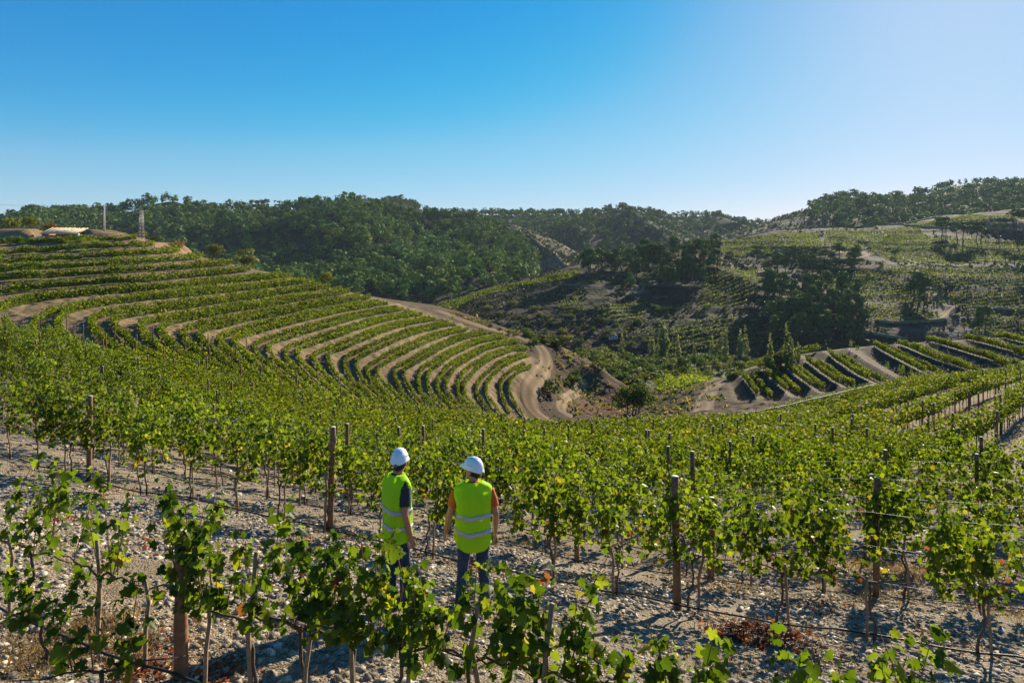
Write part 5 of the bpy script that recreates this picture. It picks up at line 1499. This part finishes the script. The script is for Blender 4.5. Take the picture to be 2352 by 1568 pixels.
wp = pa * (1 - t) + pb * t; wp[:, 2] -= 2.2 * 4 * (t * (1 - t)).ravel() * .25
mb = MB(); mb.tube(wp, .022, 4); tag(link('power_line', mb.mesh('power_line', M['metal'])), 'thin power line running from the white utility pole to the left edge', 'power line')
def pylon():
    D = 139.5; s = D / F
    zb = float(H0((325 - 1176) * s, D)[0]) - .2; zt = (590 - 483) * s
    o = tag(empty('lattice_tower', ((325 - 1176) * s, D, zb)), 'narrow steel lattice tower on the edge of the left hill', 'pylon')
    h = zt - zb; b = .42; tt = .2
    mb = MB()
    cs = [(-1, -1), (1, -1), (1, 1), (-1, 1)]
    for cx, cy in cs: mb.tube([(cx * b, cy * b, 0), (cx * tt, cy * tt, h)], .035, 5)
    link('leg', mb.mesh('leg', M['metal']), o)
    mb = MB(); n = 9
    for i in range(n):
        z0, z1 = h * i / n, h * (i + 1) / n
        w0, w1 = b + (tt - b) * i / n, b + (tt - b) * (i + 1) / n
        for k in range(4):
            a, c = cs[k], cs[(k + 1) % 4]
            mb.tube([(a[0] * w0, a[1] * w0, z0), (c[0] * w1, c[1] * w1, z1)], .02, 4)
            mb.tube([(c[0] * w0, c[1] * w0, z0), (a[0] * w1, a[1] * w1, z1)], .02, 4)
    link('bracing', mb.mesh('bracing', M['metal']), o)
    mb = MB(); mb.box((0, 0, h * .97), (1.5, .1, .1)); mb.box((0, 0, h * .88), (1.0, .1, .1)); link('crossarm', mb.mesh('crossarm', M['metal']), o)
pylon()
def house():
    p = on_hill(1409, 781); s = p[1] / F
    o = tag(empty('house', p, .12), 'small white house with a red roof in the shade across the valley', 'house')
    W, h = 20 * s, 8 * s
    mb = MB(); mb.box((0, W * .3, h / 2 - .3), (W, W * .6, h + .6)); link('wall', mb.mesh('wall', M['white_wall']), o)
    mb = MB(); e = .35
    v = [(-W / 2 - e, -e, h), (W / 2 + e, -e, h), (W / 2 + e, W * .6 + e, h), (-W / 2 - e, W * .6 + e, h), (-W * .35, W * .3, h * 1.45), (W * .35, W * .3, h * 1.45)]
    mb.add(v, [(0, 1, 5, 4), (2, 3, 4, 5), (1, 2, 5), (3, 0, 4), (3, 2, 1, 0)]); rf = link('roof', mb.mesh('roof', M['tile']), o)
    mb = MB(); mb.box((W * .25, W * .35, h * 1.5), (.5, .5, .9)); link('chimney', mb.mesh('chimney', M['white_wall']), rf)
    for k in (-.28, .02, .32):
        mb = MB(); mb.box((W * k, -.02, h * .45), (W * .13, .08, h * .5)); link('window', mb.mesh('window', M['dark']), o)
house()
# ------------------------------------------------------------------ the two men
M['skin'] = simple_mat('skin', (.40, .19, .11), .55, .08, 9)
M['hair'] = simple_mat('hair', (.012, .009, .008), .6)
M['helmet'] = simple_mat('helmet_shell', (.78, .80, .84), .28, spec=.5)
M['knob'] = simple_mat('grey_knob', (.12, .12, .12), .5)
M['eye'] = simple_mat('eye', (.03, .02, .015), .2)
M['jeans'] = simple_mat('denim', (.020, .034, .075), .9, .35, 14, .3)
M['jeans2'] = simple_mat('faded_denim', (.027, .05, .10), .9, .4, 11, .3)
M['boot'] = simple_mat('boot', (.03, .025, .025), .7, .3, 12)
M['orange'] = simple_mat('orange_shirt', (.50, .10, .015), .85, .12, 10)
M['navy'] = simple_mat('dark_shirt', (.025, .03, .045), .85, .15, 10)
M['band'] = simple_mat('reflective_band', (.42, .44, .50), .45, .05, 30, metallic=.15)
m, n, b = new_mat('hi_vis_vest')
b.inputs['Base Color'].default_value = (.56, .93, .02, 1); b.inputs['Roughness'].default_value = .7; b.inputs['Specular IOR Level'].default_value = .2
tr = n.nodes.new('ShaderNodeBsdfTranslucent'); tr.inputs['Color'].default_value = (.80, .95, .015, 1)
mx = n.nodes.new('ShaderNodeMixShader'); mx.inputs[0].default_value = .45
n.links.new(b.outputs[0], mx.inputs[1]); n.links.new(tr.outputs[0], mx.inputs[2]); n.links.new(mx.outputs[0], n.nodes['Material Output'].inputs['Surface'])
M['vest'] = m

def ellip(mb, c, r, n=14, m=9, R=None):
    v = []; fs = []
    for i in range(m + 1):
        ph = -math.pi / 2 + math.pi * i / m
        for j in range(n):
            th = 2 * math.pi * j / n
            p = np.array([r[0] * math.cos(ph) * math.cos(th), r[1] * math.cos(ph) * math.sin(th), r[2] * math.sin(ph)])
            v.append((R @ p if R is not None else p) + np.array(c))
    for i in range(m):
        for j in range(n):
            k = (j + 1) % n; fs.append((i * n + j, i * n + k, (i + 1) * n + k, (i + 1) * n + j))
    mb.add(v, fs)
def fuse(o, voxel, smooth=4, disp=0.0, size=.08):
    md = o.modifiers.new('fuse', 'REMESH'); md.mode = 'VOXEL'; md.voxel_size = voxel; md.use_smooth_shade = True
    s = o.modifiers.new('soften', 'SMOOTH'); s.iterations = smooth; s.factor = .5
    if disp:
        t = bpy.data.textures.new('folds', 'CLOUDS'); t.noise_scale = size
        d = o.modifiers.new('folds', 'DISPLACE'); d.texture = t; d.strength = disp; d.mid_level = .5; d.texture_coords = 'GLOBAL'
def Rz(a): c, s = math.cos(a), math.sin(a); return np.array([[c, -s, 0], [s, c, 0], [0, 0, 1.]])
def Rx(a): c, s = math.cos(a), math.sin(a); return np.array([[1., 0, 0], [0, c, -s], [0, s, c]])
def person(px, D, rz, height, label, shirt, jeans, head_yaw, head_pitch, feet, elbows, wrists, vest_pull, band_step, seed):
    r = random.Random(seed)
    x = (px - 1176) / F * D
    z0 = float(H(x, D)[0])
    o = tag(empty('person', (x, D, z0), rz), label, 'person')
    k = height / 1.78
    o.scale = (k * (.94 if seed == 3 else 1.0), k * (.94 if seed == 3 else 1.0), k)
    HR = Rz(head_yaw) @ Rx(head_pitch)
    hc = np.array([0, .03, 1.66]); neck = np.array([0, -.005, 1.49])
    hp = lambda q: tuple(HR @ (np.array(q)) + hc)
    # body: one continuous skin surface
    mb = MB()
    ellip(mb, hp((0, 0, .01)), (.078, .098, .115), 20, 14, HR)
    ellip(mb, hp((0, .03, -.06)), (.060, .065, .065), 16, 10, HR)
    ellip(mb, hp((0, .108, -.012)), (.014, .022, .024), 10, 8, HR)
    ellip(mb, hp((0, .088, -.062)), (.026, .014, .010), 10, 8, HR)
    for s in (-1, 1): ellip(mb, hp((s * .082, -.005, -.01)), (.012, .024, .034), 10, 8, HR)
    mb.tube([(0, -.02, 1.40), (0, -.012, 1.50), hp((0, -.015, -.05))], [.075, .06, .058], 14)
    ellip(mb, (0, 0, 1.28), (.165, .095, .22)); ellip(mb, (0, 0, 1.0), (.15, .10, .16)); ellip(mb, (0, -.0, 1.41), (.19, .085, .075))
    for s, e, w in ((-1, elbows[0], wrists[0]), (1, elbows[1], wrists[1])):
        sh = np.array([s * .185, 0, 1.42]); e = np.array(e); w = np.array(w)
        mb.tube([sh, sh * .5 + e * .5, e, e * .55 + w * .45, w], [.055, .048, .04, .04, .027], 12)
        d = (w - e) / np.linalg.norm(w - e); side = np.array([0, 1., 0]) - d * d[1]; side /= np.linalg.norm(side); nn = np.cross(d, side)
        palm = w + d * .05
        ellip(mb, tuple(palm), (.020, .042, .055), 12, 8, np.stack([nn, side, -d], 1))
        for q, (off, ln) in enumerate(((.030, .072), (.011, .080), (-.009, .075), (-.028, .06))):
            a = palm + side * off + d * .02; cur = nn * (-s) * .0
            b1 = a + d * (.025 + ln * .45) + side * off * .15; c1 = b1 + d * ln * .33 - nn * s * .018 ; d1 = c1 + d * ln * .2 - nn * s * .022
            mb.tube([a, b1, c1, d1], [.0105, .0098, .009, .0075], 8)
        a = w + d * .015 + side * .022
        mb.tube([a, a + side * .032 + d * .025, a + side * .038 + d * .062 - nn * s * .01], [.014, .0115, .009], 8)
    for s in (0, 1):
        f = np.array(feet[s]); hp_ = np.array([(-1, 1)[s] * .09, 0, .92])
        mb.tube([hp_, (hp_ + f) / 2 + np.array([0, .02, .05]), f + np.array([0, 0, .1])], [.08, .055, .04], 12)
    bo = link('body', mb.mesh('body', M['skin'], True), o); fuse(bo, .0085, 3)
    # hair, eyes
    mb = MB(); ellip(mb, hp((0, -.022, .005)), (.084, .088, .105), 18, 12, HR); ellip(mb, hp((0, -.07, -.055)), (.058, .032, .035), 14, 8, HR)
    link('hair', mb.mesh('hair', M['hair'], True), o)
    for s in (-1, 1):
        mb = MB(); ellip(mb, hp((s * .033, .086, .0)), (.013, .010, .008), 10, 6, HR); link('eye', mb.mesh('eye', M['eye'], True), o)
    # shirt: torso, sleeves and collar in one
    mb = MB()
    ellip(mb, (0, 0, 1.20), (.185, .115, .34), 18, 12); ellip(mb, (0, -.005, 1.42), (.205, .098, .085), 18, 10)
    for s, e in ((-1, np.array(elbows[0])), (1, np.array(elbows[1]))):
        sh = np.array([s * .185, 0, 1.425]); q = sh + (e - sh) * .72
        mb.tube([sh, sh + (q - sh) * .5, q], [.074, .074, .070], 14)
    mb.tube([(0, -.02, 1.44), (0, -.014, 1.50), (0, -.008, 1.535)], [.085, .076, .074], 16)
    so = link('shirt', mb.mesh('shirt', shirt, True), o); fuse(so, .012, 4, .012, .09)
    # trousers
    mb = MB(); ellip(mb, (0, -.01, .93), (.172, .125, .13), 18, 10)
    for s in (0, 1):
        f = np.array(feet[s]); sg = (-1, 1)[s]
        hp_ = np.array([sg * .088, -.005, .90]); kn = (hp_ * .46 + (f + np.array([0, 0, .08])) * .54) + np.array([0, .025, 0])
        mb.tube([hp_, hp_ * .5 + kn * .5, kn, kn * .5 + (f + np.array([0, -.01, .08])) * .5, f + np.array([0, -.01, .05])], [.098, .088, .070, .066, .064], 16)
    to = link('trousers', mb.mesh('trousers', jeans, True), o); fuse(to, .012, 4, .028, .10)
    for s in (-1, 1):
        mb = MB(); mb.box((s * .075, -.128, .90), (.10, .012, .12)); 
    # boots
    for s in (0, 1):
        f = np.array(feet[s]); yw = (-1, 1)[s] * -.18; Rf = Rz(yw)
        mb = MB(); mb.tube([f + np.array([0, -.01, .14]), f + np.array([0, -.01, .05])], [.056, .058], 12)
        ellip(mb, tuple(f + Rf @ np.array([0, .06, .045])), (.048, .135, .046), 14, 8, Rf); mb.box(f + Rf @ np.array([0, .055, .014]), (.088, .27, .028), yw)
        b_ = link('boot', mb.mesh('boot', M['boot'], True), o); fuse(b_, .009, 2)
    # vest: shell with arm holes cut as gaps around the sleeves
    prof = [(.80, .215, .150), (.86, .212, .150), (.96, .206, .146), (1.06, .206, .144), (1.16, .214, .144), (1.26, .226, .144), (1.34, .236, .140), (1.40, .242, .128), (1.45, .236, .112), (1.485, .205, .098), (1.51, .150, .088), (1.535, .098, .084)]
    na = 72
    def ring(zq, grow=0.0):
        zs = [p[0] for p in prof]
        a = np.interp(zq, zs, [p[1] for p in prof]) + grow; bq = np.interp(zq, zs, [p[2] for p in prof]) + grow
        th = np.arange(na) * 2 * np.pi / na
        e = 2 / 2.5
        X = a * np.sign(np.cos(th)) * np.abs(np.cos(th)) ** e; Y = bq * np.sign(np.sin(th)) * np.abs(np.sin(th)) ** e
        fold = (fbm(th * 3.2 + seed, np.full(na, zq * 4.0), seed, 3) - .5) * .046 + (fbm(th * 9 + seed, zq * 2.0 + th * .8, seed + 5, 2) - .5) * .026
        fold *= np.clip((1.52 - zq) / .2, .15, 1)
        q = 1 + fold / .2
        return X * q, Y * q, th
    vz = np.concatenate([np.linspace(.80, 1.40, 25), np.linspace(1.42, 1.535, 10)])
    V = []
    for zq in vz:
        X, Y, th = ring(zq)
        lowd = np.clip((1.05 - zq) / .25, 0, 1)
        dz = -vest_pull * lowd * np.clip(-np.sin(th), 0, 1) ** 1.5 + .02 * lowd * (fbm(th * 2 + 3, th * 0, seed + 2) - .5)
        V.append(np.c_[X, Y - .008, zq + dz])
    V = np.concatenate(V); fs = []
    th = np.arange(na) * 2 * np.pi / na
    for i in range(len(vz) - 1):
        for j in range(na):
            k2 = (j + 1) % na
            zc = (vz[i] + vz[i + 1]) / 2
            cx = abs(math.cos(th[j] + math.pi / na)); sy = abs(math.sin(th[j] + math.pi / na))
            if sy < .42 and ((zc - 1.33) / .15) ** 2 + (sy / .46) ** 2 < 1: continue
            fs.append((i * na + j, i * na + k2, (i + 1) * na + k2, (i + 1) * na + j))
    vo = link('vest', mesh_np('vest', V, np.array(fs), M['vest'], True), o)
    sol = vo.modifiers.new('cloth', 'SOLIDIFY'); sol.thickness = .004; sol.offset = 1
    for q, zc in enumerate((1.135, .955)):
        bv = []
        for zq in (zc - .026, zc, zc + .026):
            X, Y, th = ring(zq, .007)
            lowd = np.clip((1.05 - zc) / .25, 0, 1)
            st = np.zeros(na)
            for a0, a1, d in band_step: st += d * (sstep(a0 - .06, a0 + .06, th) - sstep(a1 - .06, a1 + .06, th))
            bv.append(np.c_[X, Y - .008, zq - vest_pull * lowd * .6 * np.clip(-np.sin(th), 0, 1) ** 1.5 + st])
        bf = [(i * na + j, i * na + (j + 1) % na, (i + 1) * na + (j + 1) % na, (i + 1) * na + j) for i in range(2) for j in range(na)]
        bd = link('reflective_band', mesh_np('reflective_band', np.concatenate(bv), np.array(bf), M['band'], True), vo)
        sol = bd.modifiers.new('cloth', 'SOLIDIFY'); sol.thickness = .003; sol.offset = 1
    # helmet
    v = []; fs = []; nh, mh = 64, 18
    for i in range(mh + 1):
        ph = (math.pi / 2) * i / mh
        for j in range(nh):
            t = 2 * math.pi * j / nh
            ax, ay, az = .108, .138, .135
            X = ax * math.cos(ph) * math.cos(t); Y = ay * math.cos(ph) * math.sin(t); Z = az * math.sin(ph)
            rib = sum(math.exp(-((X - c) / .010) ** 2) for c in (-.05, -.025, 0, .025, .05)) * .0055 * min(1, max(0, (Z - .035) / .03))
            flare = .010 * math.exp(-(ph / .10) ** 2)
            br = .050 * max(0, math.sin(t)) ** 3 * math.exp(-(ph / .13) ** 2)
            q = np.array([math.cos(t), math.sin(t), 0])
            dzb = -.028 * max(0, -math.sin(t)) ** 2 * (1 - ph / (math.pi / 2)) ** 2
            v.append(hp(np.array([X, Y, Z + .022 + rib + dzb]) + q * (flare + rib * .3) + np.array([0, br, -.012 * max(0, math.sin(t)) ** 3 * math.exp(-(ph / .13) ** 2)])))
    for i in range(mh):
        for j in range(nh):
            k2 = (j + 1) % nh; fs.append((i * nh + j, i * nh + k2, (i + 1) * nh + k2, (i + 1) * nh + j))
    ho = link('helmet', mesh_np('helmet', np.array(v), np.array(fs), M['helmet'], True), o)
    sol = ho.modifiers.new('shell', 'SOLIDIFY'); sol.thickness = .004; sol.offset = -1
    mb = MB(); ellip(mb, hp((0, -.152, -.005)), (.018, .014, .018), 12, 8, HR); link('adjuster', mb.mesh('adjuster', M['knob'], True), ho)
    for s in (-1, 1):
        for i in range(5):
            yy = -.035 + .02 * i
            c = np.array([s * .099 * math.sqrt(max(.1, 1 - (yy / .138) ** 2)), yy, .022 + .055])
            mb = MB(); ellip(mb, hp(c), (.006, .006, .004), 8, 5, HR); link('vent_slot', mb.mesh('vent_slot', M['knob']), ho)
    return o
person(913, 7.95, -.92, 1.80, 'man in white hard hat and yellow-green vest over a dark shirt, turned to the right', M['navy'], M['jeans'], .76, .0,
       [(-.10, -.05, 0), (.10, .06, 0)], [(-.25, -.02, 1.14), (.245, -.03, 1.13)], [(-.26, .06, .89), (.24, .05, .875)], .03, [(3.6, 4.35, .045), (4.35, 4.9, .012)], 3)
person(1087, 8.25, .06, 1.76, 'man in white hard hat and yellow-green vest over an orange shirt, looking left', M['orange'], M['jeans2'], .95, .12,
       [(-.165, -.02, 0), (.15, .02, 0)], [(-.285, -.03, 1.15), (.275, -.02, 1.14)], [(-.335, .02, .90), (.27, .05, .88)], .085, [(4.35, 4.75, -.018), (5.2, 5.7, .012)], 8)
# ------------------------------------------------------------------ stones, litter, dry grass on the near ground
def stones(n, region, smin, smax, seed, cols):
    """angular shale fragments lying on the ground (verts, faces, colours)"""
    r = np.random.default_rng(seed)
    x, y = region(n, r); n = len(x)
    base = np.array([[1, 0, 0], [-1, 0, 0], [0, 1, 0], [0, -1, 0], [0, 0, 1], [0, 0, -.6], [.6, .6, .3], [-.6, -.55, .35]])
    tri = np.array([[0, 6, 4], [6, 2, 4], [2, 1, 4], [1, 7, 4], [7, 3, 4], [3, 0, 4], [0, 2, 6], [1, 3, 7], [2, 0, 5], [1, 2, 5], [3, 1, 5], [0, 3, 5]])
    s = smin * (smax / smin) ** (r.random(n) ** 1.9)
    v = base[None] * (0.7 + .6 * r.random((n, 8, 1)))
    v = v * np.stack([s, s * (.45 + .5 * r.random(n)), s * (.22 + .4 * r.random(n))], 1)[:, None, :]
    a = r.random(n) * 6.283; ca, sa = np.cos(a)[:, None], np.sin(a)[:, None]
    tl = r.normal(size=n)[:, None] * .35
    X = v[..., 0] * ca - v[..., 1] * sa; Y = v[..., 0] * sa + v[..., 1] * ca; Z = v[..., 2] + X * tl * .6
    z = H(x, y)
    V = np.stack([X + x[:, None], Y + y[:, None], Z + (z + s * .06)[:, None]], -1).reshape(-1, 3)
    Fs = (tri[None] + (np.arange(n) * 8)[:, None, None]).reshape(-1, 3)
    c = np.asarray(cols)[r.integers(0, len(cols), n)] * (.65 + .7 * r.random((n, 1)))
    return V, Fs, np.repeat(c, 8, 0)
SHALE = [[.40, .345, .26], [.30, .27, .22], [.46, .385, .28], [.22, .20, .17], [.42, .33, .22], [.60, .54, .44]]
def reg_near(n, r):
    y = 3.2 + (13.5 - 3.2) * r.random(n) ** .62
    x = (r.random(n) * 1.75 - .875) * y
    k = fbm(x * .9, y * .9, 44) > (.30 + .25 * r.random(n))
    return x[k], y[k]
M['stone'] = ground_mat('stone', s1=6, s2=40, bump=.3, dist=.01, lo=.8, hi=1.2, peb=60)
V, Fs, c = stones(56000, reg_near, .012, .085, 1, SHALE)
tag(link('gravel', mesh_np('gravel', V, Fs, M['stone'], False, c)), 'loose grey shale fragments covering the ground around the front rows', 'gravel', None, 'stuff')
def reg_mid(n, r):
    y = 13 + 11 * r.random(n); x = (r.random(n) * 1.8 - .9) * y
    return x, y
V, Fs, c = stones(6000, reg_mid, .03, .10, 2, SHALE)
tag(link('gravel', mesh_np('gravel', V, Fs, M['stone'], False, c)), 'scattered stones between the vine rows further down', 'gravel', None, 'stuff')
# bigger stones one can pick out
BIG = [(480, 1150, 13), (508, 1135, 9), (590, 1162, 10), (545, 1138, 7), (620, 1160, 6), (700, 1185, 6), (156, 1065, 5), (150, 1440, 12), (85, 1448, 10), (1000, 1225, 9), (960, 1215, 8), (1455, 1418, 10), (1545, 1410, 7),
       (1420, 1180, 5), (1900, 1275, 12), (1860, 1260, 9), (2020, 1195, 7), (1300, 1300, 7), (1330, 1245, 7), (2100, 1270, 9), (1700, 1330, 8), (2200, 1340, 9), (2290, 1370, 10), (2050, 1510, 7), (2300, 1450, 9), (1985, 1420, 6),
       (610, 1245, 9), (400, 1500, 9), (1390, 1470, 8), (1700, 1400, 7), (760, 1290, 7), (1240, 1290, 7), (2240, 1500, 9), (1480, 1500, 6), (330, 1090, 5), (1850, 1345, 7), (230, 1330, 8), (560, 1330, 7)]
for q, (px, py, w) in enumerate(sorted(BIG)):
    p = cast(np.array([[px, py]]), lambda a, b: H(a, b), 3, 24)[0][0]
    s = w / F * p[1] * 1.25
    r = random.Random(q)
    mb = MB(); ellip(mb, (0, 0, 0), (s, s * r.uniform(.6, .9), s * r.uniform(.45, .75)), 6, 4)
    v = np.concatenate(mb.v); v += np.random.default_rng(q).normal(size=v.shape) * s * .17
    fl = [np.array(f) for f in mb.f.values()]
    me = mesh_np('stone', v, fl, M['rock'])
    tag(link('stone', me, None, (p[0], p[1], float(H(p[0], p[1])[0]) + s * .15), (r.uniform(-.3, .3), r.uniform(-.3, .3), r.uniform(0, 6))), 'larger pale stone lying on the gravel, %s from the left of those standing out' % ordw(q + 1), 'stone', 'larger stones on the gravel')
# fallen leaves
def litter(spots, label, cols, seed, size=.05):
    r = np.random.default_rng(seed); P_ = []
    for px, py, n, rad in spots:
        p = cast(np.array([[px, py]]), H0, 3, 30)[0][0]
        q = p[:2] + r.normal(size=(n, 2)) * rad
        P_.append(q)
    q = np.concatenate(P_)
    z = H(q[:, 0], q[:, 1]) + .02 + .03 * r.random(len(q))
    nr = r.normal(size=(len(q), 3)) * .5; nr[:, 2] = 1
    v, f = kites(np.c_[q, z], size * (.6 + .8 * r.random(len(q))), nr)
    c = np.repeat(np.asarray(cols)[r.integers(0, len(cols), len(q))], 4, 0)
    tag(link('leaf_litter', mesh_np('leaf_litter', v, f, M['row_leaf'], False, c)), label, 'leaf litter', None, 'stuff')
RED = [[.22, .05, .025], [.15, .045, .03], [.28, .09, .03], [.12, .06, .04]]
litter([(345, 1540, 160, .18), (500, 1560, 120, .2), (400, 1470, 60, .25), (650, 1260, 60, .3), (880, 1270, 50, .3), (1100, 1310, 50, .2), (1060, 1290, 40, .15), (700, 1245, 40, .2), (150, 1195, 40, .2), (2000, 1300, 90, .5), (2150, 1470, 60, .25),
        (2200, 1300, 60, .4), (1960, 1260, 50, .3), (1290, 1330, 40, .3), (250, 1120, 40, .4), (1500, 1330, 40, .5), (300, 1250, 40, .3), (1900, 1400, 60, .3)], 'reddish fallen vine leaves lying on the gravel', RED, 5)
# heap of dry prunings
def heap():
    p = cast(np.array([[1735, 1470]]), H0, 3, 20)[0][0]
    r = np.random.default_rng(9)
    o = tag(empty('brush_heap', (p[0], p[1], float(H(p[0], p[1])[0]))), 'heap of reddish dry vine prunings on the gravel, right of the long post shadow', 'brush heap')
    mb = MB()
    for i in range(420):
        a = r.random() * 6.28; q = np.array([r.normal() * .42, r.normal() * .28, 0]); hgt = .22 * math.exp(-(q[0] / .5) ** 2 - (q[1] / .35) ** 2)
        q[2] = r.random() * hgt + .01
        q[2] += float(-.12 * q[1])
        d = np.array([math.cos(a), math.sin(a), r.normal() * .35]); l = r.uniform(.08, .3)
        m1 = q + d * l * .5 + r.normal(size=3) * .015
        mb.tube([q, m1, q + d * l + r.normal(size=3) * .03], [.005, .004, .002], 4, False)
    tag(link('twigs', mb.mesh('twigs', simple_mat('dry_twig', (.14, .05, .03), .8, .4, 30)), o), kind='stuff')
    n = 500; q = np.c_[r.normal(size=n) * .45, r.normal(size=n) * .3, np.zeros(n)]
    q[:, 2] = .2 * np.exp(-(q[:, 0] / .5) ** 2 - (q[:, 1] / .35) ** 2) * (.3 + .8 * r.random(n)) + .02 - .12 * q[:, 1]
    v, f = kites(q, .05 * (.5 + r.random(n)))
    tag(link('dead_leaves', mesh_np('dead_leaves', v, f, M['row_leaf'], False, np.repeat(np.asarray(RED)[r.integers(0, 4, n)] * .6, 4, 0)), o), kind='stuff')
heap()
# dry grass
def grass(spots, label, cols, seed, hgt=.075, blades=1):
    r = np.random.default_rng(seed); P_ = []
    for px, py, n, rad in spots:
        p = cast(np.array([[px, py]]), H0, 3, 40)[0][0]
        P_.append(p[:2] + r.normal(size=(n, 2)) * rad)
    q = np.concatenate(P_); n = len(q)
    z = H(q[:, 0], q[:, 1])
    a = r.random(n) * 6.28; h = hgt * (.4 + .9 * r.random(n)); wv = .0035 + .003 * r.random(n); ln = h * (.6 + 1.2 * r.random(n))
    d = np.c_[np.cos(a), np.sin(a)]; s = np.c_[-d[:, 1], d[:, 0]]
    b0 = np.c_[q - s * wv[:, None], z]; b1 = np.c_[q + s * wv[:, None], z]
    m0 = np.c_[q + d * ln[:, None] * .35 + s * wv[:, None] * .8, z + h * .7]; m1 = np.c_[q + d * ln[:, None] * .35 - s * wv[:, None] * .8, z + h * .7]
    t0 = np.c_[q + d * ln[:, None], z + h]
    v = np.stack([b0, b1, m0, m1, t0], 1).reshape(-1, 3); k = np.arange(n)[:, None] * 5
    me = mesh_np('dry_grass', v, [k + np.array([[0, 1, 2, 3]]), k + np.array([[3, 2, 4]])], M['row_leaf'], False, np.repeat(np.asarray(cols)[r.integers(0, len(cols), n)] * (.7 + .6 * r.random((n, 1))), 5, 0))
    tag(link('dry_grass', me), label, 'dry grass', None, 'stuff')
STRAW = [[.21, .14, .075], [.18, .11, .06], [.25, .185, .11], [.15, .09, .05]]
gs = [(230, 1440, 700, .22), (120, 1520, 500, .25), (300, 1480, 300, .2), (60, 1480, 300, .25), (1950, 1300, 900, .55), (2080, 1310, 900, .5), (2200, 1330, 900, .6), (1880, 1330, 500, .4), (2300, 1400, 700, .5), (2000, 1370, 500, .45), (1230, 1250, 400, .4),
      (1500, 1290, 300, .5), (1700, 1360, 300, .4), (60, 1080, 200, .4), (2300, 1300, 600, .5), (1650, 1300, 300, .4), (1100, 1300, 200, .3), (780, 1230, 250, .4), (360, 1130, 200, .5)]
grass(gs, 'tufts of straw coloured dry grass and weeds on the gravel', STRAW, 3)
rr = random.Random(3)
grass([(rr.uniform(0, 2352), rr.uniform(1080, 1568), 42, .3) for _ in range(300)], 'sparse dry weeds scattered between the vine rows', STRAW, 4, .06)
